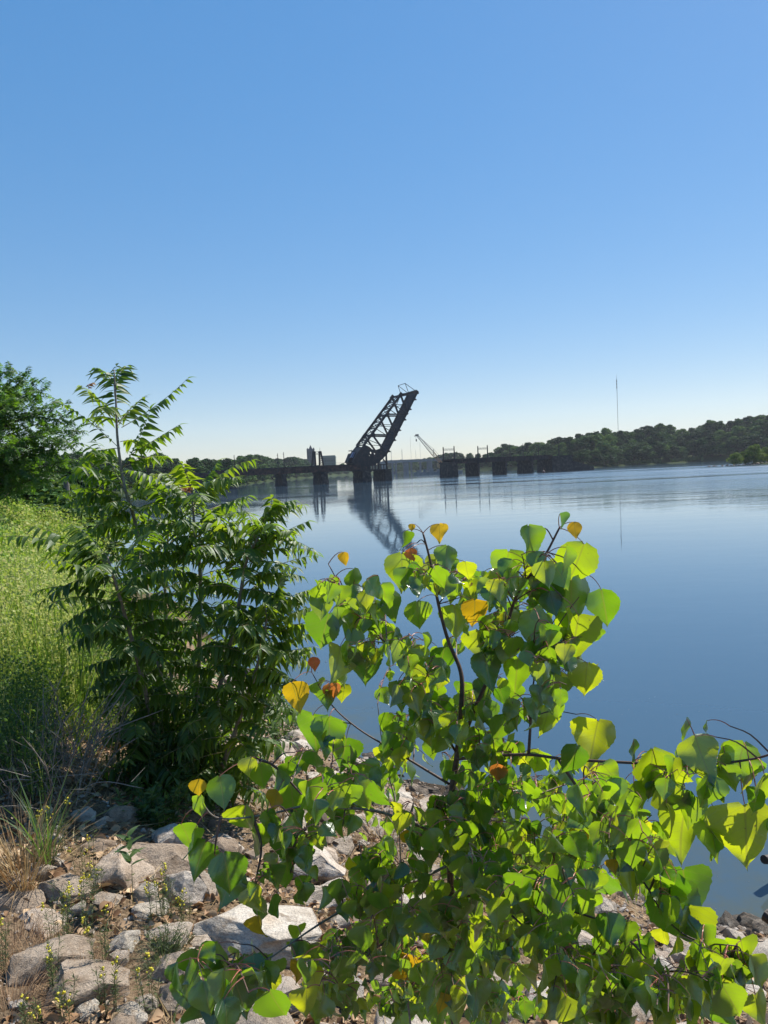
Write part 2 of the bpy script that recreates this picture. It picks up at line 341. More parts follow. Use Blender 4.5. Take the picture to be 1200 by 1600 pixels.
M['chips'] = mat_simple('rubble_stone', [(.25, (.05, .038, .028)), (.5, (.16, .12, .088)), (.75, (.36, .29, .225))], 7, .9, .4, 90, bdist=.004)
def mat_ground():
    m = newmat('bank_soil'); g = NG(m)
    tc = g.n('ShaderNodeTexCoord'); pos = tc.outputs['Object']
    n1 = g.n('ShaderNodeTexNoise', i_Scale=1.1, i_Detail=8, i_Roughness=.65); g.l(pos, n1.inputs[0])
    n2 = g.n('ShaderNodeTexNoise', i_Scale=45, i_Detail=7, i_Roughness=.75); g.l(pos, n2.inputs[0])
    vo = g.n('ShaderNodeTexVoronoi', i_Scale=38); g.l(pos, vo.inputs[0])
    c1 = g.ramp([(.3, (.075, .056, .040)), (.5, (.25, .19, .13)), (.7, (.50, .41, .30))], n2.outputs[0])
    c2 = g.ramp([(.35, (.55, .5, .45)), (.65, (1.1, 1.0, .9))], n1.outputs[0])
    mu = g.n('ShaderNodeMix', data_type='RGBA', blend_type='MULTIPLY', i_0=.8); g.l(c1.outputs[0], mu.inputs[6]); g.l(c2.outputs[0], mu.inputs[7])
    # green cover far inland (attribute 'green')
    at = g.n('ShaderNodeAttribute', attribute_name='green')
    n4 = g.n('ShaderNodeTexNoise', i_Scale=.8, i_Detail=6); g.l(pos, n4.inputs[0])
    gc = g.ramp([(.3, (.014, .030, .010)), (.7, (.045, .065, .02))], n4.outputs[0])
    mx = g.n('ShaderNodeMix', data_type='RGBA'); g.l(at.outputs['Fac'], mx.inputs[0]); g.l(mu.outputs[2], mx.inputs[6]); g.l(gc.outputs[0], mx.inputs[7])
    aw = g.n('ShaderNodeAttribute', attribute_name='wet')
    mw = g.n('ShaderNodeMix', data_type='RGBA'); g.l(aw.outputs['Fac'], mw.inputs[0]); g.l(mx.outputs[2], mw.inputs[6]); mw.inputs[7].default_value = (.06, .048, .036, 1)
    p = g.n('ShaderNodeBsdfPrincipled', i_Roughness=.92); p.inputs['Specular IOR Level'].default_value = 0.05; g.l(mw.outputs[2], p.inputs['Base Color'])
    b = g.n('ShaderNodeBump', i_Strength=.9, i_Distance=.03); g.l(n2.outputs[0], b.inputs['Height'])
    b2 = g.n('ShaderNodeBump', i_Strength=.6, i_Distance=.02); g.l(vo.outputs['Distance'], b2.inputs['Height']); g.l(b.outputs[0], b2.inputs['Normal']); g.l(b2.outputs[0], p.inputs['Normal'])
    o = g.n('ShaderNodeOutputMaterial'); g.l(p.outputs[0], o.inputs[0]); return m
M['ground'] = mat_ground()

def mat_water():
    m = newmat('river_water'); g = NG(m)
    tc = g.n('ShaderNodeTexCoord'); pos = tc.outputs['Object']
    sx = g.n('ShaderNodeSeparateXYZ'); g.l(pos, sx.inputs[0])
    # breeze zone: a band of ripples across the river, calm beyond and near the bank
    rad = g.n('ShaderNodeVectorMath', operation='LENGTH'); g.l(pos, rad.inputs[0])
    mp = g.n('ShaderNodeMapping'); mp.inputs['Scale'].default_value = (.006, .035, 1); mp.inputs['Rotation'].default_value = (0, 0, R(-14)); g.l(pos, mp.inputs[0])
    st = g.n('ShaderNodeTexNoise', i_Scale=1.0, i_Detail=4, i_Roughness=.55); g.l(mp.outputs[0], st.inputs[0])
    band = g.ramp([(0, g1(0)), (.10, g1(.02)), (.20, g1(.55)), (.38, g1(.9)), (.60, g1(.9)), (.70, g1(.30)), (1, g1(.12))])
    mr = g.n('ShaderNodeMapRange', i_1=0, i_2=480); g.l(rad.outputs[1], mr.inputs[0]); g.l(mr.outputs[0], band.inputs[0])
    xr = g.n('ShaderNodeMapRange', i_1=-5, i_2=70, i_3=.13, i_4=1.0); g.l(sx.outputs[0], xr.inputs[0])
    stp = g.n('ShaderNodeMapRange', i_1=.36, i_2=.58, i_3=.15, i_4=1.0); g.l(st.outputs[0], stp.inputs[0])
    a = g.n('ShaderNodeMath', operation='MULTIPLY'); g.l(band.outputs[0], a.inputs[0]); g.l(stp.outputs[0], a.inputs[1])
    a2 = g.n('ShaderNodeMath', operation='MULTIPLY'); g.l(a.outputs[0], a2.inputs[0]); g.l(xr.outputs[0], a2.inputs[1])
    am = g.n('ShaderNodeMath', operation='ADD', i_1=0.014); g.l(a2.outputs[0], am.inputs[0])
    m1 = g.n('ShaderNodeMapping'); m1.inputs['Scale'].default_value = (.8, 1.6, 1); m1.inputs['Rotation'].default_value = (0, 0, R(-12)); g.l(pos, m1.inputs[0])
    w1 = g.n('ShaderNodeTexNoise', i_Scale=1.4, i_Detail=3, i_Roughness=.5, i_Distortion=.3); g.l(m1.outputs[0], w1.inputs[0])
    w2 = g.n('ShaderNodeTexNoise', i_Scale=.22, i_Detail=2); g.l(m1.outputs[0], w2.inputs[0])
    sm = g.n('ShaderNodeMath', operation='MULTIPLY_ADD', i_1=3.0); g.l(w2.outputs[0], sm.inputs[0]); g.l(w1.outputs[0], sm.inputs[2])
    hm = g.n('ShaderNodeMath', operation='MULTIPLY'); g.l(sm.outputs[0], hm.inputs[0]); g.l(am.outputs[0], hm.inputs[1])
    b = g.n('ShaderNodeBump', i_Strength=1.0, i_Distance=.10); g.l(hm.outputs[0], b.inputs['Height'])
    # murky body colour, browner in the shallows
    sh = g.n('ShaderNodeAttribute', attribute_name='shallow')
    nn = g.n('ShaderNodeTexNoise', i_Scale=1.6, i_Detail=6, i_Roughness=.7); g.l(pos, nn.inputs[0])
    sr = g.ramp([(.4, g1(.35)), (.65, g1(1))], nn.outputs[0])
    sf = g.n('ShaderNodeMath', operation='MULTIPLY'); g.l(sh.outputs['Fac'], sf.inputs[0]); g.l(sr.outputs[0], sf.inputs[1])
    mc = g.n('ShaderNodeMix', data_type='RGBA'); g.l(sf.outputs[0], mc.inputs[0]); mc.inputs[6].default_value = (.044, .084, .126, 1); mc.inputs[7].default_value = (.075, .085, .06, 1)
    p = g.n('ShaderNodeBsdfPrincipled', i_Roughness=.03, i_IOR=1.48); g.l(mc.outputs[2], p.inputs['Base Color']); g.l(b.outputs[0], p.inputs['Normal'])
    rr = g.n('ShaderNodeMapRange', i_1=0, i_2=1, i_3=.02, i_4=.32); g.l(am.outputs[0], rr.inputs[0]); g.l(rr.outputs[0], p.inputs['Roughness'])
    o = g.n('ShaderNodeOutputMaterial'); g.l(p.outputs[0], o.inputs[0]); return m
M['water'] = mat_water()

# ------------------------------------------------------------------ terrain
SHORE = np.array([(400, -90), (60, -6), (30, 1), (12, 4.4), (5, 6.2), (2.8, 6.5), (1.5, 8), (-.2, 10.5), (-1.8, 13), (-4, 18), (-7, 25), (-12, 31), (-21, 52),
                  (-38, 96), (-60, 125), (-105, 150), (-140, 185), (-135, 225), (-105, 252), (-70, 275), (-60, 292), (-74, 400), (-80, 520), (-70, 720), (-40, 930), (10, 960),
                  (30, 830), (55, 700), (74, 560), (92, 430), (112, 395), (135, 430), (190, 455), (240, 440), (330, 380), (480, 300), (900, 150), (1400, -200)], float)
def seg_dist(X, Y, poly, closed=True):
    d2 = np.full(X.shape, 1e18); n = len(poly)
    for i in range(n if closed else n - 1):
        a = poly[i]; b = poly[(i + 1) % n]; e = b - a; L = e @ e
        t = np.clip(((X - a[0]) * e[0] + (Y - a[1]) * e[1]) / L, 0, 1)
        d2 = np.minimum(d2, (X - a[0] - t * e[0]) ** 2 + (Y - a[1] - t * e[1]) ** 2)
    return np.sqrt(d2)
def inside(X, Y, poly):
    c = np.zeros(X.shape, bool); n = len(poly); j = n - 1
    for i in range(n):
        xi, yi = poly[i]; xj, yj = poly[j]
        m = ((yi > Y) != (yj > Y)) & (X < (xj - xi) * (Y - yi) / (yj - yi + 1e-12) + xi)
        c ^= m; j = i
    return c
def sdist(X, Y):
    X = np.asarray(X, float); Y = np.asarray(Y, float)
    d = seg_dist(X, Y, SHORE); return np.where(inside(X, Y, SHORE), -d, d)
def vnoise(X, Y, s, seed=0):
    X = np.asarray(X, float) * s + seed * 17.3; Y = np.asarray(Y, float) * s + seed * 9.1
    xi = np.floor(X); yi = np.floor(Y); xf = X - xi; yf = Y - yi
    h = lambda a, b: np.modf(np.abs(np.sin(a * 127.1 + b * 311.7) * 43758.5453))[0]
    u = xf * xf * (3 - 2 * xf); v = yf * yf * (3 - 2 * yf)
    return (h(xi, yi) * (1 - u) + h(xi + 1, yi) * u) * (1 - v) + (h(xi, yi + 1) * (1 - u) + h(xi + 1, yi + 1) * u) * v
def smoothH(X, Y):
    s = sdist(X, Y)
    z = np.interp(s, [-60, -12, -3, 0, 1, 2, 3.5, 5, 7, 12, 40, 200], [-5, -2.5, -.75, 0, .55, 1.02, 1.68, 2.25, 2.68, 2.95, 3.4, 4.2])
    # wooded hills far off
    z = z + np.where(s > 5, np.minimum((s - 5) / 60, 1), 0) * (17 * np.exp(-(((X - 330) / 150) ** 2 + ((Y - 590) / 130) ** 2)) + 8 * np.exp(-(((X - 180) / 90) ** 2 + ((Y - 620) / 120) ** 2)) + 9 * np.exp(-(((X + 10) / 200) ** 2 + ((Y - 1200) / 160) ** 2)))
    # rocky spit on the right
    q = ((X - 168) / 46) ** 2 + ((Y - 262) / 7) ** 2
    z = np.maximum(z, 1.5 * (1 - q))
    return z
def H(X, Y):
    X = np.asarray(X, float); Y = np.asarray(Y, float); r = np.hypot(X, Y)
    a = np.clip(1.2 - r / 40, 0.15, 1)
    n = (vnoise(X, Y, 1.3, 1) - .5) * .22 + (vnoise(X, Y, 4.1, 2) - .5) * .08 + (vnoise(X, Y, 11, 3) - .5) * .03
    return smoothH(X, Y) + n * a
def hz(x, y): return float(H(np.array([x]), np.array([y]))[0])
def hit(px, py, dmax=60):
    r = ray(px, py); t = np.arange(.8, dmax, .02); p = CAM + r * t[:, None]
    k = np.where(p[:, 2] < H(p[:, 0], p[:, 1]))[0]
    k = k[0] if len(k) else len(t) - 1
    return p[k], t[k]

na = 900; fr = 1.0
ang = np.concatenate([np.linspace(-42, 42, 700), np.linspace(43.5, 316.5, 160)])   # degrees clockwise from +Y
ang = np.radians(ang); na = len(ang)
rad = np.concatenate([[0.02, .3, .7], np.geomspace(1.0, 16, 170), np.geomspace(16.5, 2600, 150)]); nr = len(rad)
A_, Rr = np.meshgrid(ang, rad, indexing='ij')
GX, GY = np.sin(A_) * Rr, np.cos(A_) * Rr
GZ = H(GX, GY)
idx = np.arange(na * nr).reshape(na, nr); nx = np.roll(idx, -1, axis=0)
q = np.stack([idx[:, :-1], idx[:, 1:], nx[:, 1:], nx[:, :-1]], -1).reshape(-1, 4)
V = np.stack([GX, GY, GZ], -1).reshape(-1, 3)
sdv = sdist(V[:, 0], V[:, 1])
green = np.clip((np.hypot(V[:, 0], V[:, 1]) - 25) / 30, 0, 1); green = np.maximum(green, np.clip((-V[:, 0] - 3.0 - .1 * V[:, 1]) / 2, 0, 1) * .8) * np.where(np.hypot(V[:, 0], V[:, 1]) < 60, np.clip(sdv / 2, 0, 1), 1)
wet = np.clip(1 - (V[:, 2] - .05) / .35, 0, 1) * (np.hypot(V[:, 0], V[:, 1]) < 40)
me = np_mesh('ground', V, q.ravel(), np.arange(len(q)) * 4, np.full(len(q), 4), {'green': green, 'wet': wet})
tag(link('ground', me, M['ground']), 'rocky brown soil bank and wooded shores', 'ground', kind='structure')
# water sheet
rad = np.concatenate([[0.02], np.geomspace(3, 40, 60), np.geomspace(42, 2600, 40)]); nr = len(rad)
ang = np.radians(np.concatenate([np.linspace(-45, 60, 160), np.linspace(63, 312, 60)])); na = len(ang)
A_, Rr = np.meshgrid(ang, rad, indexing='ij'); X, Y = np.sin(A_) * Rr, np.cos(A_) * Rr
idx = np.arange(na * nr).reshape(na, nr); nx = np.roll(idx, -1, axis=0)
q = np.stack([idx[:, :-1], idx[:, 1:], nx[:, 1:], nx[:, :-1]], -1).reshape(-1, 4)
V = np.stack([X, Y, 0 * X], -1).reshape(-1, 3)
s = sdist(V[:, 0], V[:, 1]); shallow = np.clip(1 + s / 2.2, 0, 1) * (np.hypot(V[:, 0], V[:, 1]) < 60)
me = np_mesh('river_water', V, q.ravel(), np.arange(len(q)) * 4, np.full(len(q), 4), {'shallow': shallow})
tag(link('river_water', me, M['water']), 'calm blue river reflecting the sky and bridge', 'river', kind='structure')

# ------------------------------------------------------------------ bridge
BA = np.array([-37.0, 268.0, 0]); BE = norm([95.0, 37.0, 0]); BN = np.array([-BE[1], BE[0], 0])
UPV = np.array([0, 0, 1.0])
def BPt(px, py, off=0.0):
    r = ray(px, py); t = ((BA + BN * off - CAM) @ BN) / (r @ BN); return CAM + r * t
def bu(px, py, off=0.0): return float((BPt(px, py, off) - BA) @ BE)
def BB(u, off, z): return BA + BE * u + BN * off + UPV * z
DECK = 6.55; BW = 8.6

def pier_mb(u0, u1, z1, o0=-1.0, o1=10.0, batter=.35, cap=True):
    b = MB(); mid = (o0 + o1) / 2
    def ring(z, g):
        return [BB(u0 - g, o0 - g, z), BB(u1 + g, o0 - g, z), BB(u1 + g, o1 + g, z), BB(u0 - g, o1 + g, z)]
    b.hexa(ring(-1.5, batter) + ring(z1 - .6, 0))
    b.hexa(ring(z1 - .6, .3) + ring(z1, .3))
    for k in range(1, 5):                       # course lines standing a little proud
        z = k * (z1 - .6) / 5; g = batter * (1 - (z + 1.5) / (z1 + .9)) + .05
        b.hexa(ring(z, g) + ring(z + .12, g))
    return b
def girder_parts(root, us, z, depth, mat, width=BW):
    for k in range(len(us) - 1):
        a, c = us[k] + .06, us[k + 1] - .06; b = MB()
        for off in (.2, width - .2):
            b.bar(BB(a, off, z - depth / 2), BB(c, off, z - depth / 2), .25, depth)
            b.bar(BB(a, off, z - .05), BB(c, off, z - .05), .6, .14); b.bar(BB(a, off, z - depth), BB(c, off, z - depth), .6, .12)
            n = max(3, int((c - a) / 1.3)); s = -1 if off < 1 else 1
            for i in range(n + 1):
                u = a + .15 + (c - a - .3) * i / n; b.bar(BB(u, off + s * .22, z - depth + .06), BB(u, off + s * .22, z - .1), .16, .2, up=BN)
        b.build('girder', mat, root)
        b = MB(); n = int((c - a) / .62)
        for i in range(n + 1):
            u = a + (c - a) * i / n; b.bar(BB(u, -.2, z + .14), BB(u, width + .2, z + .14), .28, .22)
        for off in (2.2, 3.7, 5.0, 6.5): b.bar(BB(a, off, z + .32), BB(c, off, z + .32), .09, .15)
        b.build('track', M['steel'], root)

def handrail(root, u0, u1, z):
    b = MB(); n = int((u1 - u0) / 2.5)
    for i in range(n + 1): u = u0 + (u1 - u0) * i / n; b.bar(BB(u, -.1, z + .2), BB(u, -.1, z + 1.1), .06)
    b.bar(BB(u0, -.1, z + 1.1), BB(u1, -.1, z + 1.1), .05); b.build('handrail', M['steel'], root)

# left viaduct: abutment .. piers at 440, 500 .. heel of the lifting span
uL0 = bu(330, 744); p440 = (bu(432, 758, 9), bu(447, 758)); p500 = (bu(491.5, 756, 9), bu(511.5, 756)); p567 = (bu(554, 754, 9), bu(578.5, 754)); p597 = (bu(586.5, 752, 9), bu(608.5, 752))
r1 = empty('railway_viaduct', BB(uL0, 0, 0))
tag(r1, 'rusty plate girder railway viaduct left of the raised drawbridge, on dark stone piers', 'viaduct')
uu = [uL0, bu(372, 742), sum(p440) / 2, sum(p500) / 2, p567[0] - .3]
girder_parts(r1, uu, DECK, 2.0, M['rust'])
for a, c in (p440, p500):
    pier_mb(a, c, DECK - 2.05).build('pier', M['pier'], r1)
ul = bu(372, 742); pier_mb(ul - 4.5, ul - 1, DECK - 2.05).build('pier', M['pier'], r1)
pier_mb(uL0 - 8, uL0 - .3, DECK - .3, -1, 10).build('abutment', M['pier'], r1)
handrail(r1, uL0, p567[0] - 1, DECK)
# right viaduct
pr = [(bu(690, 747, 9), bu(713.5, 746)), (bu(729.5, 745, 9), bu(747, 744)), (bu(771, 743, 9), bu(790, 742)), (bu(809, 741, 9), bu(832.5, 740))]
uR1 = bu(842.5, 739, 9)
r2 = empty('railway_viaduct', BB(pr[0][0], 0, 0))
tag(r2, 'dark railway viaduct right of the open channel, running into a long stone abutment', 'viaduct')
us = [pr[0][0] + .5] + [sum(p) / 2 for p in pr[1:]] + [uR1 + 1]
girder_parts(r2, us, DECK + .35, 1.5, M['steel'])
for k, (a, c) in enumerate(pr): pier_mb(a + .7 * (k > 0), c - .5 * (k > 0), (DECK - .4) if k == 0 else DECK - 1.2).build('pier', M['pier'], r2)
b = pier_mb(uR1, uR1 + 10, DECK + .2, -1, 10)
b.build('abutment', M['pier'], r2)
b = MB(); b.prism([BB(uR1 + 10.4, -.9, -1.5), BB(uR1 + 21, -.9, -1.5), BB(uR1 + 21, -.9, 1.4), BB(uR1 + 14, -.9, 3.4), BB(uR1 + 10.4, -.9, 4.2)], BN * 10.8)
b.build('wing_wall', M['pier'], r2)
handrail(r2, pr[0][0] + 1, uR1 + 10, DECK + .35)
for k in range(3):
    b = MB(); u = pr[0][0] + 1.5 + k * 2.2; b.box(BB(u, 0, DECK - .1), .5, .6, .9, ex=BE); b.build('bearing_block', M['steel'], r2)

# the lifting span
r3 = empty('bascule_bridge', BB(sum(p567) / 2, 0, 0))
tag(r3, 'black steel truss drawbridge leaf standing raised at a steep angle over the river', 'drawbridge')
pier_mb(*p567, DECK - 2.3).build('pier', M['pier'], r3)
pier_mb(*p597, DECK - 2.0, -2.2, 10.6).build('pier', M['pier'], r3)
T = [(569, 695), (581.7, 679), (605, 647.3), (626, 617)]
B = [(603.2, 709), (620, 680), (637, 647), (651.5, 612.5)]
mid = lambda a, b_, t=.5: (a[0] + (b_[0] - a[0]) * t, a[1] + (b_[1] - a[1]) * t)
NP = lambda p, off=0.0: BPt(p[0], p[1], 0) + BN * off
for off in (0, BW):
    b = MB(); q_ = lambda p: NP(p, off)
    b.bar(q_(T[0]), q_(T[3]), .8, .75, up=BN); b.bar(q_(B[0]), q_((652.5, 611)), .8, .85, up=BN)
    b.bar(q_(T[3]), q_((653, 612)), .8, .66, up=BN)
    for k in (1, 2): b.bar(q_(T[k]), q_(B[k]), .5, .95, up=BN)
    for k in (1, 2, 3): b.bar(q_(T[k]), q_(B[k - 1]), .5, .85, up=BN)
    for k in (1, 2):                                  # light sub-ties
        b.bar(q_(mid(T[k - 1], T[k])), q_(B[k - 1] if k == 5 else mid(T[k], B[k - 1])), .2, .34, up=BN)
        b.bar(q_(mid(T[k], T[k + 1])), q_(mid(T[k + 1], B[k])), .2, .36, up=BN)
        b.bar(q_(mid(T[k], T[k + 1])), q_(B[k]), .2, .36, up=BN)
        b.bar(q_(mid(T[k], B[k - 1])), q_(mid(B[k - 1], B[k])), .2, .36, up=BN)
    b.bar(q_(mid(T[3], B[2])), q_(mid(B[2], B[3])), .2, .28, up=BN); b.bar(q_(mid(T[3], B[2])), q_(mid(T[3], B[3])), .2, .28, up=BN)
    for p in T[1:]:                            # gusset plates
        c = q_(p); dr = norm(q_(T[3]) - q_(T[0])); b.box(c, 1.7, .9, 1.3, ex=dr, ey=BN, ez=np.cross(dr, BN))
    b.build('truss', M['steel'], r3)
# deck between the bottom chords
dr = norm(NP(B[3]) - NP(B[0])); dn = norm(np.cross(dr, BN))
b = MB()
b.prism([NP(B[0], .5) , NP(B[3], .5), NP(B[3], BW - 1.6), NP(B[0], BW - 1.6)], dn * .35)
L_ = np.linalg.norm(NP(B[3]) - NP(B[0]))
for k in range(15):
    c = NP(B[0]) + dr * (L_ * (k + .5) / 15); b.bar(c + BN * .3, c + BN * (BW + .1), .45, .8, up=dr)
b.build('deck', M['steel'], r3)
for t in (.02, .20, .36, .53, .70, .86):              # walkway brackets poking out past the chord
    c = NP(B[0]) + dr * (L_ * t + 1.0); o_ = -1.0 if np.dot(np.cross(dr, BN), BE) < 0 else 1.0
    out = norm(np.cross(dr, BN)) * o_
    b = MB(); b.prism([c + out * .3 - dr * .9, c + out * 1.35, c + out * 1.3 + dr * .25, c + out * .3 + dr * .35], BN * .35); b.build('bracket', M['steel'], r3)
c = NP(B[3]); out = norm(np.cross(dr, BN)) * o_
b = MB(); b.prism([c - dr * 1.0 + out * .2, c + out * 1.0 - dr * .25, c + out * .95 + dr * .15, c + dr * .7 - out * .6], BN * BW)
b.build('tip_beam', M['steel'], r3)
# lateral bracing between top chords
b = MB(); tp = [mid(T[0], T[1], 0), mid(T[0], T[1], .5), T[1], mid(T[1], T[2], .33), mid(T[1], T[2], .66), T[2], mid(T[2], T[3], .33), mid(T[2], T[3], .66), T[3]]
for k in range(len(tp)):
    b.bar(NP(tp[k]), NP(tp[k], BW), .3, .38, up=dr)
    if k: b.bar(NP(tp[k - 1]), NP(tp[k], BW), .2, .26, up=dr); b.bar(NP(tp[k]), NP(tp[k - 1], BW), .2, .26, up=dr)
for p, q2 in ((T[1], B[1]), (T[2], B[2])):
    for s in (.0, .12): b.bar(NP(mid(p, q2, s)), NP(mid(p, q2, s), BW), .35, .45, up=dr)
b.bar(NP((640, 614.5)), NP((640, 614.5), BW), .4, .5)
b.build('lateral_bracing', M['steel'], r3)
# rolling heel plates, counterweight, cabin
heel = [(551, 721), (556, 711), (562, 703), (569, 694.5), (576, 697.5), (581.5, 702), (588, 703), (592, 701.5), (598, 702), (603.8, 708), (602, 712.5), (598, 717), (592.5, 722), (587, 725.5), (580, 728), (570, 729), (560, 728), (554, 726)]
def plate(poly, off, th, holes):
    """a plate with round lightening holes, bridged and extruded"""
    bm = bmesh.new()
    w2 = lambda p: Vector(NP(p, off))
    rings = [poly] + [[(h[0] + h[2] * math.cos(a), h[1] + h[2] * h[3] * math.sin(a)) for a in np.linspace(0, 2 * math.pi, 9)[:-1]] for h in holes]
    es = []
    for rg in rings:
        vs_ = [bm.verts.new(w2(p)) for p in rg]
        es += [bm.edges.new((vs_[i], vs_[(i + 1) % len(vs_)])) for i in range(len(vs_))]
    bmesh.ops.triangle_fill(bm, edges=es, use_beauty=True)
    ret = bmesh.ops.extrude_face_region(bm, geom=list(bm.faces))
    bmesh.ops.translate(bm, verts=[v for v in ret['geom'] if isinstance(v, bmesh.types.BMVert)], vec=Vector(BN * th))
    bmesh.ops.recalc_face_normals(bm, faces=bm.faces)
    me = bpy.data.meshes.new('heel_plate'); bm.to_mesh(me); bm.free(); return me
hs = [(579.5, 707.5, 1.7, 1.15), (577.3, 711.8, 1.3, .9), (585.6, 709, 1.4, .8), (591.8, 707, 1.1, 1.4)]
heel_far = heel[:6] + [(587, 705), (589, 714), (603, 716)] + heel[11:]
for off in (-.1, BW - .7):
    link('heel_plate', plate(heel if off < 1 else heel_far, off, .8, hs + [(563.8, 703.9, 1.3, .9)] if off < 1 else []), M['steel'], r3)
b = MB()
b.prism([NP(p, .8) for p in [(554, 724), (560, 706), (566, 698), (572, 699), (573.5, 714.5), (586, 715), (594, 715), (597, 717), (585, 724.5), (570, 727)]], BN * (BW - 1.6))
b.build('counterweight', M['steel'], r3)
b = MB(); ca = BPt(546.5, 722, BW); cu = BPt(556, 722, BW)
poly = [(543, 723), (549, 708.5), (558.5, 706), (553, 723)]
pts = [BPt(x, y, BW * .5) for x, y in poly]
b.prism(pts, BN * (BW * .45)); b.build('machinery_house', M['steel'], r3)
b = MB()
for k in range(3):
    x = 546.8 + k * 3.4; pts = [BPt(x + dx, y, BW * .5 - .12) for dx, y in ((0, 715), (2.3, 714.8), (6.0, 706.6), (3.8, 706.6))]
    b.prism(pts, BN * .1)
b.build('louvre_panel', M['bluewhite'], r3)
b = MB(); b.box(BPt(547.5, 704.5, BW), 1.5, .25, .35, ex=BE); b.bar(BPt(549, 706, BW), BPt(549, 702.5, BW), .12)
b.build('walkway_lamp', M['steel'], r3)
# fixed frame under the leaf: post, strut, deck edge with arcade of bearings
b = MB()
u603 = bu(603.8, 720)
for off in (0, BW):
    b.bar(BB(u603, off, DECK - 2.2), BB(u603, off, float(BPt(603.8, 708)[2])), .55, .6, up=BN)
    b.bar(BB(u603, off, float(BPt(603.8, 724.5)[2])), BB(bu(598.5, 717), off, float(BPt(598.5, 716.8)[2])), .3, .35, up=BN)
ua = bu(577, 726)
b.bar(BB(ua, 0, float(BPt(590, 726.5)[2])), BB(u603, 0, float(BPt(603, 725.5)[2])), .5, .35)
b.bar(BB(ua - 5, 0, float(BPt(590, 733.6)[2])), BB(u603, 0, float(BPt(603, 733.6)[2])), .6, .45)
b.bar(BB(ua - 5, BW, float(BPt(590, 733.6)[2])), BB(u603, BW, float(BPt(603, 733.6)[2])), .6, .45)
for k in range(7):
    u = ua + (u603 - ua) * k / 6; b.bar(BB(u, 0, float(BPt(590, 733)[2])), BB(u, 0, float(BPt(590, 726.5)[2])), .35, .4)
b.prism([BB(p567[0] - .3, 0, DECK - 2.1), BB(ua + .5, 0, DECK - 2.1), BB(ua + .5, 0, DECK + .35), BB(p567[0] - .3, 0, DECK + .35)], BN * BW)
b.build('support_frame', M['steel'], r3)
# overhead wire frame on the tip
b = MB(); K = dict(a=(622, 602.6), b=(633, 599), c=(649, 610.5), d=(636.5, 613.5), e=(626.5, 616.5), f=(638, 612.6))
for i, j in (('a', 'b'), ('b', 'c'), ('a', 'd'), ('a', 'e'), ('b', 'f')):
    oi = {'a': BW, 'e': BW, 'd': BW, 'b': 0, 'c': 0, 'f': 0}
    pa = BPt(*K[i], oi[i]); pb = BPt(*K[j], oi[j]); b.bar(pa, pb, .17, .17)
b.build('wire_frame', M['steel'], r3)

# catenary poles and portals
def pole_at(px, ytop, off, zb=DECK + .3):
    u = bu(px, 725, off); p = BB(u, off, zb); zt = float(BPt(px, ytop, off)[2]); return p, zt
def pole(px, ytop, off, label, zb=DECK):
    p, zt = pole_at(px, ytop, off, zb); r = empty('catenary_pole', p); b = MB()
    b.tube([p, (p[0], p[1], zt)], [.17, .11], 6); b.build('mast', M['steel'], r)
    b = MB(); b.bar((p[0], p[1], zt - .8), np.array([p[0], p[1], zt - .6]) + BN * 1.5, .09); b.build('bracket_arm', M['steel'], r)
    tag(r, label, 'pole', 'catenary poles on the railway viaducts')
pole(366.5, 711, 0, 'lone pole on the left viaduct, nearest the sapling bushes')
pole(434.5, 708.5, 0, 'left one of the close pair of poles above the second stone pier')
pole(444, 706.5, 0, 'right one of the close pair of poles above the second stone pier')
pole(797.5, 693.5, 0, 'first lone pole right of the two portal frames on the right viaduct', DECK + .4)
pole(818, 693, 0, 'pole above the last separate pier of the right viaduct', DECK + .4)
pole(842, 692.5, 0, 'pole at the near end of the long right abutment', DECK + .4)
pole(874, 689.5, 0, 'pole at the far end of the long right abutment before the trees', DECK - 1.2)
def portal(pxa, pxb, ytop, label):
    pa, za = pole_at(pxa, ytop + 1.5, 0, DECK + .35); pb, zb = pole_at(pxb, ytop, 0, DECK + .35)
    r = empty('portal_frame', pa)
    for p, z in ((pa, za), (pb, zb)):
        b = MB(); b.tube([p, (p[0], p[1], z)], [.27, .2], 6); b.build('post', M['steel'], r)
    b = MB(); z = min(za, zb) - .8
    for d in (0, .5): b.bar((pa[0], pa[1], z - d), (pb[0], pb[1], z - d), .12, .12)
    for k in range(8):
        t0, t1 = k / 8, (k + 1) / 8; b.bar(pa * (1 - t0) + pb * t0 + UPV * (z - pa[2] - .5 * (k % 2)), pa * (1 - t1) + pb * t1 + UPV * (z - pa[2] - .5 * ((k + 1) % 2)), .08)
    b.build('cross_beam', M['crane_grey'], r); tag(r, label, 'portal frame')
portal(693.5, 710.5, 697, 'two-post wire portal on the end pier beside the open channel')
portal(747.5, 762.5, 695.5, 'two-post wire portal above the second span of the right viaduct')
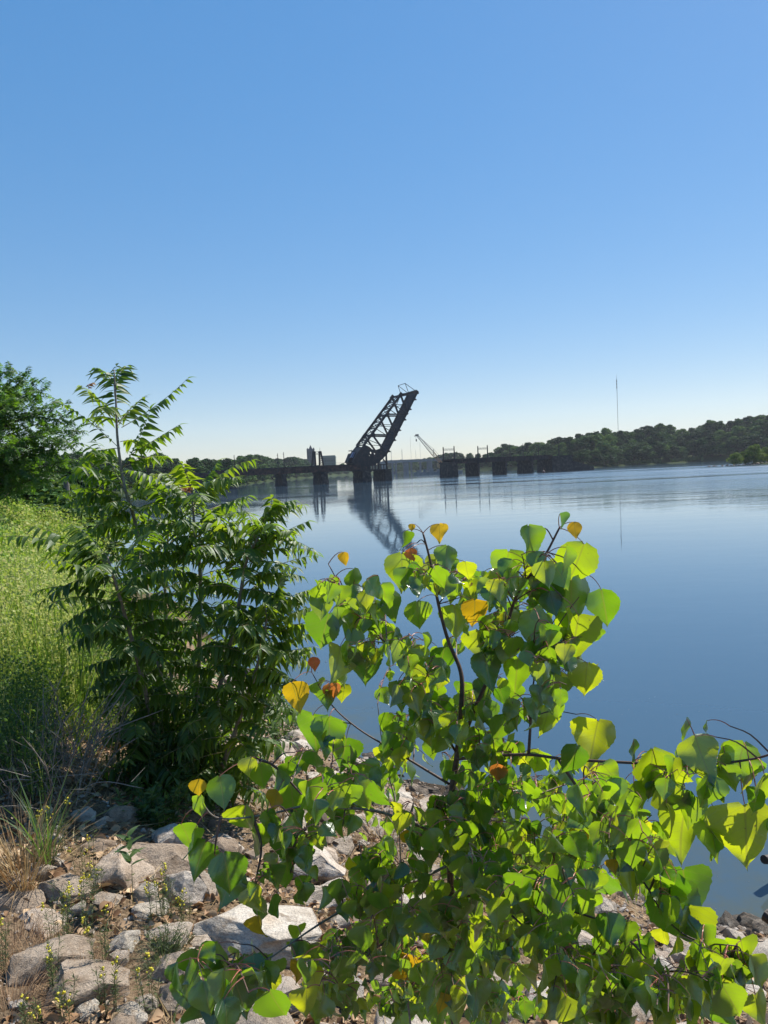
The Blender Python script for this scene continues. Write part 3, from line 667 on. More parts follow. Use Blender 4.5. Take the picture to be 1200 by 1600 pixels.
# lattice tower on the left viaduct
r = empty('lattice_tower', BB(bu(497, 730), 0, DECK)); tag(r, 'steel lattice signal tower with two legs on the third pier', 'tower')
zt = float(BPt(497, 705)[2])
for px in (491.7, 502.3):
    b = MB(); u = bu(px, 728); sgn = 1 if px > 497 else -1
    for s in (-1, 1):
        for o2 in (0, 1.1): b.bar(BB(u + s * .75 + sgn * .2, o2, DECK + .2), BB(u + s * .28 - sgn * .15, o2, zt), .26)
    for k in range(7):
        z0 = DECK + .2 + (zt - DECK - .2) * k / 7; z1 = DECK + .2 + (zt - DECK - .2) * (k + 1) / 7; w0 = .75 - .47 * k / 7; w1 = .75 - .47 * (k + 1) / 7
        sh0 = sgn * (.2 - .35 * k / 7); sh1 = sgn * (.2 - .35 * (k + 1) / 7)
        b.bar(BB(u - w0 + sh0, 0, z0), BB(u + w1 + sh1, 0, z1), .17); b.bar(BB(u + w0 + sh0, 0, z0), BB(u - w1 + sh1, 0, z1), .17)
    b.bar(BB(u - sgn * .15, .5, zt), BB(u - sgn * .15, .5, zt + 1.3), .1); b.build('lattice_leg', M['steel'], r)
b = MB()
for z in (zt - .2, zt - 1.1): b.bar(BB(bu(491.7, 728), .5, z), BB(bu(502.3, 728), .5, z), .14)
for k in range(4):
    ua_, ub_ = bu(491.7, 728), bu(502.3, 728); a0 = ua_ + (ub_ - ua_) * k / 4; a1 = ua_ + (ub_ - ua_) * (k + 1) / 4
    b.bar(BB(a0, .5, zt - .2 if k % 2 else zt - 1.1), BB(a1, .5, zt - 1.1 if k % 2 else zt - .2), .09)
b.build('cross_beam', M['steel'], r)

# ------------------------------------------------------------------ far things
def at(px, D): p = P(px, 730, D); return np.array([p[0], p[1], 0.0])
def zpx(px, py, D): return float(P(px, py, D)[2])
def shoreD(px, tmax=1050, t0=45):
    t = np.arange(t0, tmax, 2.0); r = ray(px, 730); s = sdist(r[0] * t, r[1] * t); k = np.where(s < 0)[0]
    return float(t[k[-1]]) + 2 if len(k) else t0
# crane on barge
D = 480
r = empty('crawler_crane', at(692, D)); tag(r, 'lattice boom crane leaning left behind the viaduct end pier', 'crane')
tip = P(651.5, 680, D); foot = P(690, 724, D)
def lattice(b, a, c, w0, w1, n, th):
    d = norm(c - a); s = norm(np.cross(d, (0, 1, 0))); y = np.array([0, 1., 0]); pts = []
    for k in range(n + 1):
        t = k / n; w_ = w0 + (w1 - w0) * t; p = a + (c - a) * t
        pts.append([p + s * w_ * i + y * w_ * j for i, j in ((-.5, -.5), (.5, -.5), (.5, .5), (-.5, .5))])
    for k in range(n):
        for i in range(4): b.bar(pts[k][i], pts[k + 1][i], th); b.bar(pts[k][i], pts[k + 1][(i + 1) % 4], th * .6)
bm_ = foot + (tip - foot) * .36
b = MB(); lattice(b, foot, bm_, 1.2, 2.2, 7, .34); b.build('boom', M['crane'], r)
b = MB(); lattice(b, bm_, tip, 2.2, .9, 14, .24); b.box(tip, 2.2, 1, 1.2); b.bar(tip, tip + np.array([-1.8, 0, -.6]), .5); b.build('boom_tip', M['crane_grey'], r)
b = MB(); m_ = P(677.5, 701.5, D); b.bar(P(677.5, 711, D), m_, .3); b.bar(tip, m_, .14); b.bar(m_, P(690, 716, D), .14); b.build('mast_and_pendants', M['crane_grey'], r)
b = MB(); hk = P(650.5, 688, D); b.bar(tip + np.array([-1, 0, 0]), hk, .09); b.box(hk, .8, .6, 1.4); b.build('hook', M['crane_grey'], r)
b = MB(); c = P(694, 727, D); b.box(c, 7, 4, 3.6); b.box(c + np.array([-3.8, -1, .3]), 1.8, 1.6, 2.8); b.build('cab', M['crane'], r)
b = MB(); c = P(684, 733.2, D); c[2] = .8
b.prism([c + np.array(v) for v in ((-15, -4, -1.4), (15, -4, -1.4), (16, -4, .9), (-16, -4, .9))], (0, 9, 0))
for k in range(6): b.box(c + np.array([-13 + k * 4.4, -3, 1.5]), 2.2, 1.6, 1.2 + .8 * (k % 3))
tag(b.build('work_barge', M['concrete']), 'low grey work barge loaded with gear under the crane', 'barge')

# road bridge far upriver
D = 700
r = empty('road_bridge', at(640, D)); tag(r, 'long low grey concrete road bridge far upriver', 'bridge')
a = P(598, 724, D); c = P(700, 718, D + 40); zt = zpx(640, 720.5, D); a[2] = c[2] = zt
b = MB(); b.bar(a, c, 9, 1.8); b.build('deck', M['concrete'], r)
b = MB()
for s in (-4.3, 4.3): b.bar(a + np.array([0, s, 1.3]), c + np.array([0, s, 1.3]), .3, .8)
b.build('parapet', M['concrete'], r)
for k, t in enumerate((.02, .14, .19, .34, .42, .56, .7, .85)):
    p = a + (c - a) * t; b = MB()
    for s in (-3, 3): b.box((p[0], p[1] + s, (zt - 1) / 2 - 1), 1.6 if k % 3 else 5, 1.6, zt + 1)
    b.box((p[0], p[1], zt - 1.5), 2.2, 8.6, 1.1); b.build('pier', M['concrete'], r)
# masts
def radio_mast(px, ytop, ybase, D, w_, label, grp=None, stays=False):
    p = at(px, D); z0 = hz(p[0], p[1]) - .3; top = P(px - (2 if stays else 0), ytop, D); zt = top[2]; r = empty('radio_mast', (p[0], p[1], z0))
    b = MB(); n = 24 if stays else 6
    for k in range(n):
        za, zb = z0 + (zt - z0) * k / n, z0 + (zt - z0) * (k + 1) / n
        for i in range(3):
            a0 = 2.1 * i; a1 = 2.1 * (i + 1); q0 = np.array([math.cos(a0), math.sin(a0), 0]) * w_ / 2; q1 = np.array([math.cos(a1), math.sin(a1), 0]) * w_ / 2
            b.bar(p + q0 + UPV * za, p + q0 + UPV * zb, w_ * .3); b.bar(p + q0 + UPV * za, p + q1 + UPV * zb, w_ * .16)
    b.build('lattice_shaft', M['mast'], r)
    b = MB(); b.tube([(p[0], p[1], zt), (p[0], p[1], zt + (4 if stays else 1.5))], .12, 5); b.build('antenna', M['mast'], r)
    if stays:
        for k in range(3): b = MB(); b.box((p[0], p[1] + .5, zt - 2 - 3.2 * k), .9, .9, 1.8); b.build('antenna_panel', M['mast'], r)
    tag(r, label, 'mast', grp)
radio_mast(967.5, 593, 670, 760, .36, 'tall thin radio mast rising above the right-hand woods', stays=True)
radio_mast(612.2, 705, 717, 880, .5, 'first thin mast right of the raised leaf')
radio_mast(629, 703, 717, 880, .55, 'second thin mast right of the raised leaf, a little taller')
radio_mast(643, 684, 714, 900, .22, 'faint very thin tall mast left of the crane boom')
radio_mast(650.5, 705.5, 716, 900, .3, 'short mast just under the crane hook')
radio_mast(657.6, 693, 715, 900, .22, 'faint thin mast seen under the crane boom')
# buildings
D = 900
r = empty('castle_tower_building', at(486, D)); tag(r, 'pale grey stone building with pointed stepped tower above the trees', 'building')
def px2w(px, py, D): return P(px, py, D)
s_ = D / FPX
c = P(486, 715, D); b = MB(); b.box((c[0], c[1], c[2] - 4), 12 * s_ * .95, 10, 28); b.build('tower_wall', M['wall_grey'], r)
b = MB()
for dx, h, w_ in ((-3.6, 5, 2.6), (0, 12, 4.6), (3.6, 5, 2.6)):
    q0 = np.array([c[0] + dx, c[1], c[2] + 10]); w2 = w_ / 2
    hh = h * .45; v = [q0 + np.array([i * w2, j * w2, 0]) for i, j in ((-1, -1), (1, -1), (1, 1), (-1, 1))] + [q0 + np.array([0, 0, hh])]
    b.add(v, [(0, 1, 4), (1, 2, 4), (2, 3, 4), (3, 0, 4), (3, 2, 1, 0)])
b.build('pointed_roof', M['wall_grey'], r)
for k in range(3):
    for j in range(3):
        b = MB(); b.box((c[0] - 3 + 3 * k, c[1] - 5.05, c[2] - 4 + 5 * j), 1.2, .12, 2.2); b.build('window', M['window'], r)
r = empty('hall_building', at(515, D)); tag(r, 'long building with flat green roof right of the lattice tower', 'building')
c = P(514.5, 719, D); b = MB(); b.box((c[0], c[1], c[2] - 5), 20 * s_, 16, 16); b.build('wall', M['roof_green'], r)
b = MB(); v = [np.array([c[0] + i * 10.6 * s_, c[1] + j * 9, c[2] + 3]) for i, j in ((-1, -1), (1, -1), (1, 1), (-1, 1))] + [np.array([c[0] + i * 9.3 * s_, c[1] + j * 7, c[2] + 5.6]) for i, j in ((-1, -1), (1, -1), (1, 1), (-1, 1))]
b.hexa(v); b.build('roof', M['roof_green'], r)
for k in range(6):
    b = MB(); b.box((c[0] - 6.5 + 2.6 * k, c[1] - 8.06, c[2] - 1), 1.2, .12, 2); b.build('window', M['window'], r)
# buoy, boat
p = CAM + ray(849.5, 739) * (CAMZ / -ray(849.5, 739)[2]); b = MB()
b.tube([p + UPV * z for z in (-.5, .1, .5, .9, 1.1)], [.45, .7, .62, .3, .12], 10); rb = empty('channel_buoy', p); b.build('float', M['red'], rb, smooth=True)
b = MB(); b.tube([p + UPV * 1.05, p + UPV * 1.7], .07, 5); b.box(p + UPV * 1.7, .3, .3, .35); b.build('top_mark', M['red'], rb)
tag(rb, 'small dark buoy floating in front of the right abutment', 'buoy')
t_ = CAMZ / -ray(616, 739.3)[2]; p = CAM + ray(616, 739.3) * t_; p[2] = 0
r = empty('motorboat', p); tag(r, 'tiny dark motorboat on the open channel far upriver', 'boat')
b = MB(); L = 3.4
b.hexa([p + np.array(v) for v in ((-L * .8, -.7, -.2), (L * .8, -.3, -.2), (L * .8, .3, -.2), (-L * .8, .7, -.2), (-L, -1, .8), (L, -.35, 1.05), (L, .35, 1.05), (-L, 1, .8))]); b.build('hull', M['boat'], r)
b = MB(); b.hexa([p + np.array(v) for v in ((-1.4, -.7, .8), (.8, -.7, .85), (.8, .7, .85), (-1.4, .7, .8), (-1.2, -.6, 1.9), (.2, -.6, 1.9), (.2, .6, 1.9), (-1.2, .6, 1.9))]); b.build('cabin', M['boat'], r)

# ------------------------------------------------------------------ woodland trees
KITE = Tpl([(-.5, 0, 0), (0, -.42, .10), (.5, 0, -.05), (0, .42, .12)], [(0, 1, 2), (0, 2, 3)])
def rand_dirs(n, up=.0):
    v = rng.normal(size=(n, 3)); v[:, 2] += up; return norm(v)
def crown_mesh(name, seed, n=3600, nl=14, leaf=.045, spread=.26, z0=.3, z1=.86, lob=(.11, .21), tall=1.0):
    st = np.random.default_rng(seed); O, N, LT_ = [], [], []
    for k in range(nl):
        t = k / (nl - 1); z = z0 + (z1 - z0) * t; rr = spread * math.sin(math.pi * (.22 + .70 * t)) ** .7 * st.uniform(.45, 1); a = k * 2.4 + st.uniform(-.5, .5)
        c = np.array([rr * math.cos(a), rr * math.sin(a), z]); q = st.uniform(*lob) * (1.1 - .35 * t)
        m = int(n / nl); d = norm(st.normal(size=(m, 3)) + np.array([0, 0, .45])); rad_ = q * st.uniform(.55, 1.08, (m, 1)) ** .6
        bumps = 1 + .22 * np.sin(d[:, :1] * 9 + k) * np.cos(d[:, 1:2] * 8 - k) + .12 * np.sin(d[:, 2:] * 17)
        O.append(c + d * rad_ * bumps * np.array([1, 1, .82])); N.append(d); LT_.append(np.full(m, st.normal() * .26))
    O = np.concatenate(O); N = norm(np.concatenate(N) + st.normal(size=O.shape) * .55)
    X = np.cross(N, norm(st.normal(size=O.shape)))
    tint = np.clip(.45 + np.concatenate(LT_) + st.normal(size=len(O)) * .16, 0, 1)
    return scatter_mesh(name, [KITE], np.zeros(len(O), int), O, X, N, leaf * st.uniform(.6, 1.5, len(O)), tint, smooth=False)
def trunk_mesh(name, seed, leany=.0):
    st = random.Random(seed); b = MB()
    b.tube([(0, 0, -.05), (.01, 0, .2), (.02, .01, .45), (.01, 0, .7)], [.026, .02, .013, .005], 7)
    for k in range(5):
        a = k * 2.4 + st.random(); z = .22 + .09 * k; b.tube([(.015, 0, z), (.09 * math.cos(a), .09 * math.sin(a), z + .10), (.19 * math.cos(a), .19 * math.sin(a), z + .17)], [.011, .007, .003], 5)
    me = bpy.data.meshes.new(name); me.from_pydata(b.V, [], b.F); me.update(); me.materials.append(M['bark_dark']); return me
CR = []
for k in range(7):
    me = crown_mesh('crown', 100 + k, n=4600, nl=[14, 18, 16, 20, 15, 17, 22][k], spread=[.24, .28, .22, .3, .26, .32, .2][k], z0=.12, z1=[.86, .88, .85, .84, .88, .82, .88][k]); me.materials.append(M['far_leaf']); CR.append(me)
CRL = []
for k in range(3):
    me = crown_mesh('crown', 200 + k, n=3000, nl=12, spread=.34, z0=.12, z1=.75, leaf=.045, lob=(.14, .24)); me.materials.append(M['far_leaf_light']); CRL.append(me)
TR = [trunk_mesh('trunk', k) for k in range(3)]
ntree = 0
def tree(px, D, ytop, wfac, label, group, crowns=CR, name='broadleaf_tree', cat='tree', hmin=3):
    global ntree
    p = at(px, D); z0 = hz(p[0], p[1]) - .15; h = max(hmin, zpx(px, ytop, D) - z0); wd = h * wfac
    r = empty(name, (p[0], p[1], z0), random.uniform(0, 6.28)); tag(r, label, cat, group)
    for nm, me in (('crown', random.choice(crowns)), ('trunk', random.choice(TR))):
        o = bpy.data.objects.new(nm, me); COL.objects.link(o); o.parent = r
        o.scale = (wd, wd, h * 1.02)
    ntree += 1; return r
def sky_line(tab, x): return float(np.interp(x, [t[0] for t in tab], [t[1] for t in tab]))
RT = [(700, 705), (715, 704), (722, 709), (745, 706), (765, 710), (785, 694), (800, 693), (806, 698), (820, 691), (850, 689), (862, 688), (878, 682), (890, 683), (905, 675), (938, 667), (958, 666), (972, 673), (1000, 665), (1045, 661), (1060, 668), (1080, 664), (1110, 655), (1140, 657), (1170, 650), (1200, 643), (1240, 640)]
LT = [(60, 700), (130, 703), (200, 712), (250, 706), (275, 714), (300, 714), (340, 712), (360, 717), (382, 709), (400, 708), (425, 713), (445, 714), (462, 711), (475, 716), (488, 724), (505, 726), (524, 727), (531, 722), (545, 722), (560, 724)]
CT = [(556, 722), (600, 719), (640, 717), (665, 715), (682, 712), (695, 707), (702, 706)]
gR = 'trees of the wood on the right shore'; gL = 'trees of the wood on the left shore'; gC = 'low trees far upriver between the shores'
ORD = ['first', 'second', 'third', 'fourth', 'fifth', 'sixth', 'seventh', 'eighth', 'ninth', 'tenth', 'eleventh', 'twelfth']
def rows(tab, x0, x1, step, specs, secs, group):
    for ri, (dd, dy, jit, wf) in enumerate(specs):
        made = {}
        x = x0 + random.uniform(0, step)
        while x < x1:
            d = shoreD(x) + dd
            hor = 734 - .047 * (x - 600); yt = sky_line(tab, x) ; yt = yt + (hor - yt) * dy + random.uniform(-.3, 1) * jit
            sec = next(i for i, q in enumerate(secs) if x < q[0]); o = tree(x, d, yt, wf * random.uniform(.85, 1.25), 'tree', group); made.setdefault(sec, []).append(o); x += step * random.uniform(.8, 1.25)
        rn = ['skyline', 'middle-height', 'waterside'] if len(specs) == 3 else ['skyline', 'waterside']
        for sec, l in made.items():
            for j, o in enumerate(l): o['label'] = ('%s %s tree from the left %s' % (ORD[min(j, 11)], rn[ri], secs[sec][1])) if len(l) > 1 else '%s tree %s' % (rn[ri], secs[sec][1])
rows(RT, 858, 1235, 15.5, [(70, 0, 4.5, 1.25), (36, .22, 7, 1.35), (9, .48, 10, 1.6)], [(905, 'above the right abutment'), (955, 'just left of the radio mast'), (1000, 'at the foot of the radio mast'), (1060, 'in the wood right of the radio mast'), (1130, 'in the wood left of the spit bushes'), (9999, 'in the wood behind the spit bushes')], gR)
rows(RT, 700, 862, 11, [(60, 0, 2, 1.3), (20, .38, 4, 1.6)], [(745, 'between the two wire portals'), (790, 'right of the second wire portal'), (820, 'left of the last separate pier'), (9999, 'by the near end of the abutment')], 'hazy trees behind the right viaduct')
rows(LT, 70, 375, 25, [(40, 0, 2.5, 1.35), (9, .38, 5, 1.6)], [(150, 'left of the tallest sapling tip'), (230, 'right behind the tallest sapling'), (300, 'behind the middle sapling'), (9999, 'behind the left end of the rusty viaduct')], gL)
rows(LT, 366, 560, 13, [(48, 0, 2, 1.35), (12, .42, 4, 1.7)], [(400, 'by the lone catenary pole'), (440, 'left of the close pole pair'), (480, 'between pole pair and stone tower'), (530, 'under the lattice tower'), (9999, 'beside the heel of the drawbridge')], 'trees behind the rusty left viaduct')
rows(CT, 560, 705, 9, [(60, 0, 1, 1.3), (20, .5, 2, 1.5)], [(612, 'behind the drawbridge truss foot'), (645, 'far upriver under the thin masts'), (672, 'far upriver left of the crane'), (9999, 'far upriver behind the crane')], gC)
for x, D, yt, wf in ((643, 600, 722, 1.5), (655, 590, 719.5, 1.4), (668, 580, 717.5, 1.4), (676, 575, 722, 1.5), (632, 605, 729, 1.6), (622, 610, 730, 1.6)):
    p = at(x, D)
# spit bushes
for x, D, yt, lb in ((1150, 262, 704, 'low round bush at the river end of the stony spit'), (1163, 265, 703, 'second low bush from the river end of the stony spit'), (1178, 264, 690.5, 'tallest bright green bush on the stony spit'), (1198, 266, 695, 'bright green bush on the stony spit at the photo edge'), (1216, 265, 696, 'bush on the spit cut by the photo edge')):
    tree(x, D, yt, 1.15, lb, 'bushes on the spit', CRL, 'spit_bush', 'bush', hmin=2)
print('trees', ntree)

# ------------------------------------------------------------------ left bank shrubs behind the weeds
for x, D, yt, wf, cr, lb in ((10, 30, 712, 1.5, 'd', 'dark green bushy tree low behind the young feathery tree'), (48, 36, 718, 1.4, 'l', 'mid green bush left of the upright post'), (88, 44, 728, 1.5, 'd', 'dark bush right behind the upright post'),
                             (72, 38, 741, 1.7, 'l', 'light green bush just left of the upright post'), (30, 28, 740, 1.6, 'd', 'low dark bush above the yellow weeds'), 
                             (85, 26, 774, 2.2, 'l', 'low bright green scrub around the foot of the post'), (60, 27, 772, 2.0, 'l', 'low bright green scrub left of the post foot'), (182, 11.5, 935, 1.7, 'l', 'lime green leafy shrub behind the left sapling'), (118, 15, 885, 1.8, 'l', 'lime green shrub standing in the yellow weeds'), (20, 12, 905, 1.6, 'l', 'green shrub in the weeds near the photo edge'), (-30, 26, 690, 1.1, 'd', 'dense dark tree cut by the photo edge')):
    tree(x, D, yt, wf, lb, 'bushes on the left bank', CRL if cr == 'l' else CR, 'bank_bush', 'bush', hmin=.8)
p = P(103, 748, 33); q = P(107, 792, 33); q[2] = hz(q[0], q[1]) - .3
b = MB(); b.tube([q, p], [.12, .12], 8); pr_ = empty('wooden_post', q); b.build('shaft', M['wood'], pr_, smooth=False)
b = MB(); b.tube([p, p + UPV * .03], [.13, .12], 8); b.build('post_cap', M['concrete'], pr_)
tag(pr_, 'tall upright grey wooden post at the edge of the yellow weeds', 'post')
for k, (x, yt, D, lb) in enumerate(((147, 774, 60, 'tallest wooden pile standing in the cove behind the sapling leaves'), (136, 815, 50, 'short broken pile left of the others in the cove'), (152, 822, 48, 'short pile in the middle of the cove row'), (164, 818, 50, 'short leaning pile right in the cove row'), (176, 822, 52, 'last stub pile of the cove row'))):
    p = P(x, yt, D); b = MB(); b.tube([(p[0] - .1, p[1], -1.2), p, p + UPV * .03], [.18, .15, .1], 9); tag(b.build('wooden_pile', M['wood'] if k == 0 else M['log']), lb, 'pile', 'old piles in the cove')
b = MB(); a = P(122, 838, 42); c = P(182, 836, 46); a[2] = c[2] = .45
b.bar(a, c, .5, .28); tag(b.build('driftwood_timber', M['log']), 'old dark timber beam lying across the stub piles', 'timber')

# ------------------------------------------------------------------ rocks
def rock_mesh(seed):
    st = np.random.default_rng(seed); bm = bmesh.new()
    pts = st.normal(size=(22, 3)); pts /= np.linalg.norm(pts, axis=1, keepdims=True); pts *= st.uniform(.82, 1.1, (22, 1))
    for p in pts: bm.verts.new(p * [.5, .5, .5])
    bmesh.ops.convex_hull(bm, input=bm.verts)
    bmesh.ops.delete(bm, geom=[v for v in bm.verts if not v.link_faces], context='VERTS')
    # a few planar cuts for broken faces
    for k in range(4):
        d = Vector(norm(st.normal(size=3))); bmesh.ops.bisect_plane(bm, geom=bm.verts[:] + bm.edges[:] + bm.faces[:], plane_co=d * st.uniform(.27, .36), plane_no=d, clear_outer=True)
        es = [e for e in bm.edges if e.is_boundary]
        if es: bmesh.ops.holes_fill(bm, edges=es)
    bmesh.ops.bevel(bm, geom=bm.edges[:], offset=.022, segments=2, affect='EDGES', clamp_overlap=True)
    bmesh.ops.triangulate(bm, faces=bm.faces[:])
    for it in range(4):
        lo = [e for e in bm.edges if e.calc_length() > .075]
        if not lo: break
        bmesh.ops.subdivide_edges(bm, edges=lo, cuts=1); bmesh.ops.triangulate(bm, faces=[f for f in bm.faces if len(f.verts) > 3])
    bm.normal_update(); o_ = Vector((seed * 3.1, seed * 1.7, 0))
    for v in bm.verts:
        n = mnoise.noise(v.co * 3.2 + o_) * .045 + mnoise.noise(v.co * 9 + o_) * .016 + mnoise.noise(v.co * 22 + o_) * .006
        v.co += v.normal * n
    me = bpy.data.meshes.new('rock'); bm.to_mesh(me); bm.free()
    me.polygons.foreach_set('use_smooth', [True] * len(me.polygons)); me.materials.append(M['rock'])
    try: me.set_sharp_from_angle(angle=R(38))
    except Exception: pass
    return me
RK = [rock_mesh(s) for s in range(12)]
placed = []
def rock(px_, py_, wp, hp, label, k=None, flat=.75, rot=None, group=None):
    p, t = hit(px_, py_ + hp * .22); wd = wp * t / FPX; hh = hp * t / FPX * flat
    k = len(placed) if k is None else k
    o = bpy.data.objects.new('boulder', RK[k % 12]); COL.objects.link(o)
    o.location = (p[0], p[1] + .12 * wd, p[2] + hh * .12); o.scale = (wd * 1.12, wd * .95, hh * 1.25)
    rz = random.uniform(-.5, .5) if rot is None else rot
    o.rotation_euler = (random.uniform(-.15, .15), random.uniform(-.2, .2), rz)
    tag(o, label, 'rock', group or 'large rocks on the bank'); placed.append((p[0], p[1], wd * .5)); return o
HR = [(400, 1462, 190, 90, 'largest pale flat boulder, under the lone bright yellow hanging leaf'), (238, 1345, 115, 95, 'big pale pointed boulder behind the small green seedling'), (262, 1312, 60, 60, 'pale block behind the pointed boulder, beside the poplar leaves'),
      (288, 1392, 75, 85, 'tan boulder between the yellow flowers and the poplar leaves'), (222, 1398, 58, 50, 'grey rock with dark shaded left face right of the seedling'), (228, 1428, 80, 48, 'grey rock just below the shaded rock by the seedling'),
      (28, 1412, 85, 38, 'flat pinkish brown slab near the photo edge'), (72, 1442, 100, 45, 'pale grey rounded rock below the pinkish slab'), (30, 1378, 70, 40, 'pale grey rock above the pinkish slab'), (62, 1362, 75, 36, 'grey rock beside the dry grass tuft'),
      (265, 1462, 85, 62, 'grey rock with a white flat top behind the bushy toadflax'), (192, 1470, 56, 44, 'small dark-fronted grey rock among fallen leaves'), (184, 1498, 34, 36, 'small upright tan stone below the dark-fronted rock'),
      (196, 1592, 66, 42, 'pinkish rock at the bottom edge'), (225, 1572, 40, 40, 'small pale stone beside the pinkish bottom rock'), (268, 1566, 62, 80, 'speckled dark grey rock by the lowest poplar leaves'), (262, 1516, 70, 56, 'dark shaded rock above the speckled one'),
      (325, 1478, 90, 40, 'brown flat rock at the left foot of the largest boulder'), (345, 1330, 60, 60, 'white rock seen through the left poplar leaves'), (330, 1385, 60, 55, 'blue-shaded rock seen under the left poplar leaves'),
      (480, 1352, 110, 70, 'bright white boulder behind the poplar, above the largest boulder'), (470, 1318, 48, 46, 'angular grey stone with a lit top behind the poplar twigs'), (510, 1400, 90, 60, 'pale boulder low behind the poplar stem'), (575, 1385, 90, 70, 'pale boulder left of the thin second stem'),
      (640, 1420, 100, 70, 'white boulder just left of the poplar stem'), (480, 1500, 80, 60, 'dark brown rock in the hollow under the largest boulder'), (430, 1560, 90, 60, 'grey rock at the bottom beside the hollow'), (530, 1550, 90, 70, 'brown rock low beneath the poplar'),
      (610, 1540, 80, 60, 'pale rock low beneath the yellow poplar leaf'), (790, 1570, 130, 80, 'big pale rock at the bottom right of the poplar stem'), (690, 1500, 90, 60, 'pale stone at the foot of the poplar stem'), (900, 1530, 80, 70, 'white stone under the drooping right leaves'),
      (1020, 1560, 70, 60, 'pale grey block at the bottom between right leaves'), (1060, 1500, 60, 50, 'brown rock at the water edge on the right'), (1140, 1540, 130, 60, 'low brown silted rock at the right photo edge'), (150, 1322, 60, 30, 'small tan rock in the shade left of the pointed boulder'),
      (100, 1390, 80, 40, 'tan stone covered with dry needles'), (165, 1405, 44, 30, 'small brown stone left of the seedling foot')]
for k, (x, y, ww, hh, lb) in enumerate(HR): rock(x, y, ww, hh, lb, k)
# the rest of the riprap down to the water
cand = 0; nrk = 0; EXTRA = []
while nrk < 250 and cand < 9000:
    cand += 1
    y = 1.6 * (15.5 / 1.6) ** random.random(); x = random.uniform(-3.6, 5.5)
    s = float(sdist(np.array([x]), np.array([y]))[0])
    if s < -.35 or s > 5.6 or abs(x) > .62 * y + .4 or x < -.36 * y - .55: continue
    if x < -.17 * y and y > 4.7 and s > 1.6 : continue
    sz = (random.uniform(.11, .38) if s > 2 else random.uniform(.12, .38)) * (1.0 if y < 8 else 1.25)
    if any((x - a) ** 2 + (y - b_) ** 2 < (.52 * (sz * .5 + c)) ** 2 for a, b_, c in placed): continue
    z = hz(x, y); o = bpy.data.objects.new('riprap_stone', random.choice(RK)); COL.objects.link(o)
    o.location = (x, y, z + sz * .03); o.scale = (sz * random.uniform(.9, 1.3), sz * random.uniform(.8, 1.1), sz * random.uniform(.5, .85))
    o.rotation_euler = (random.uniform(-.4, .4), random.uniform(-.4, .4), random.uniform(0, 6.28)); placed.append((x, y, sz * .5)); nrk += 1
    szw = 'small' if sz < .15 else ('middling' if sz < .24 else 'large'); q_ = np.array([x, y, z]) - CAM; pxx = 600 + FPX * (q_ @ R_) / (q_ @ F_); whr = 'by the sapling clump' if pxx < 480 else ('seen left of the poplar stem' if pxx < 700 else ('seen right of the poplar stem' if pxx < 950 else 'under the long right poplar branch'))
    if s < .7: tag(o, '%s broken stone at the water edge %s' % (szw, whr), 'rock', 'stones along the water edge')
    elif y > 5: tag(o, '%s angular rubble stone up the slope %s' % (szw, whr), 'rock', 'rubble stones on the slope')
    else:
        hi = min(range(len(HR)), key=lambda i: (placed[i][0] - x) ** 2 + (placed[i][1] - y) ** 2); hn = HR[hi][4].split(',')[0]
        lb_ = '%s rubble stone next to the %s' % (szw, hn)
        if len(lb_.split()) > 16: lb_ = ' '.join(lb_.split()[:6] + [w_ for w_ in hn.split()][:4])
        tag(o, lb_, 'rock', 'rubble stones between the boulders')
print('rocks', nrk)

for k in range(16):
    px_ = 1108 + k * 6.5 + random.uniform(-2, 2); t_ = 262 + random.uniform(-7, -1) - max(0, (1150 - px_)) * .02; p = at(px_, t_); sz = random.uniform(.6, 1.3)
    o = bpy.data.objects.new('spit_stone', random.choice(RK)); COL.objects.link(o); o.location = (p[0], p[1], max(hz(p[0], p[1]), 0) + sz * .1); o.scale = (sz * 1.4, sz, sz * .55); o.rotation_euler = (0, 0, random.uniform(0, 6))
    tag(o, '%s stone from the left along the low stony spit before the bushes' % (ORD + ['thirteenth', 'fourteenth', 'fifteenth', 'sixteenth'])[k], 'rock', 'stones along the spit')
# ground litter -------------------------------------------------------------
def sample_ground(n, x0, x1, y0, y1, cond):
    out = []
    while sum(len(o) for o in out) < n:
        y = y0 * (y1 / y0) ** rng.random(n * 2); x = rng.uniform(x0, x1, n * 2); s = sdist(x, y); m = cond(x, y, s); out.append(np.stack([x[m], y[m], H(x[m], y[m])], -1))
    return np.concatenate(out)[:n]
def pebble(seed):
    st = np.random.default_rng(seed); v = np.array([(1, 0, 0), (-1, 0, 0), (0, 1, 0), (0, -1, 0), (0, 0, 1), (0, 0, -1), (.6, .6, .5), (-.6, .6, .4), (.5, -.6, .5), (-.6, -.5, -.5)]) * .5 * st.uniform(.7, 1.1, (10, 1)) * [1, .8, .6]
    bm = bmesh.new(); [bm.verts.new(p) for p in v]; bmesh.ops.convex_hull(bm, input=bm.verts); bm.verts.index_update()
    V_ = [tuple(p.co) for p in bm.verts]; F_2 = [tuple(x.index for x in f.verts) for f in bm.faces]; bm.free(); return Tpl(V_, F_2)
PB = [pebble(k) for k in range(4)]
near = lambda x, y, s: (s > .1) & (s < 6.5) & (np.abs(x) < .6 * y + .4) & (x > -.42 * y - .6)
O = sample_ground(9000, -4.5, 4.5, 1.5, 14, near); n = len(O); O[:, 2] += .004
sz = np.exp(rng.normal(math.log(.020), .5, n)) * np.clip(O[:, 1] / 4, .8, 2)
me = scatter_mesh('gravel', PB, rng.integers(0, 4, n), O, rand_dirs(n) * [1, 1, .3], rand_dirs(n, 2), sz, smooth=False)
tag(link('gravel', me, M['gravel']), 'small grey and tan gravel among the rocks', 'gravel', kind='stuff')
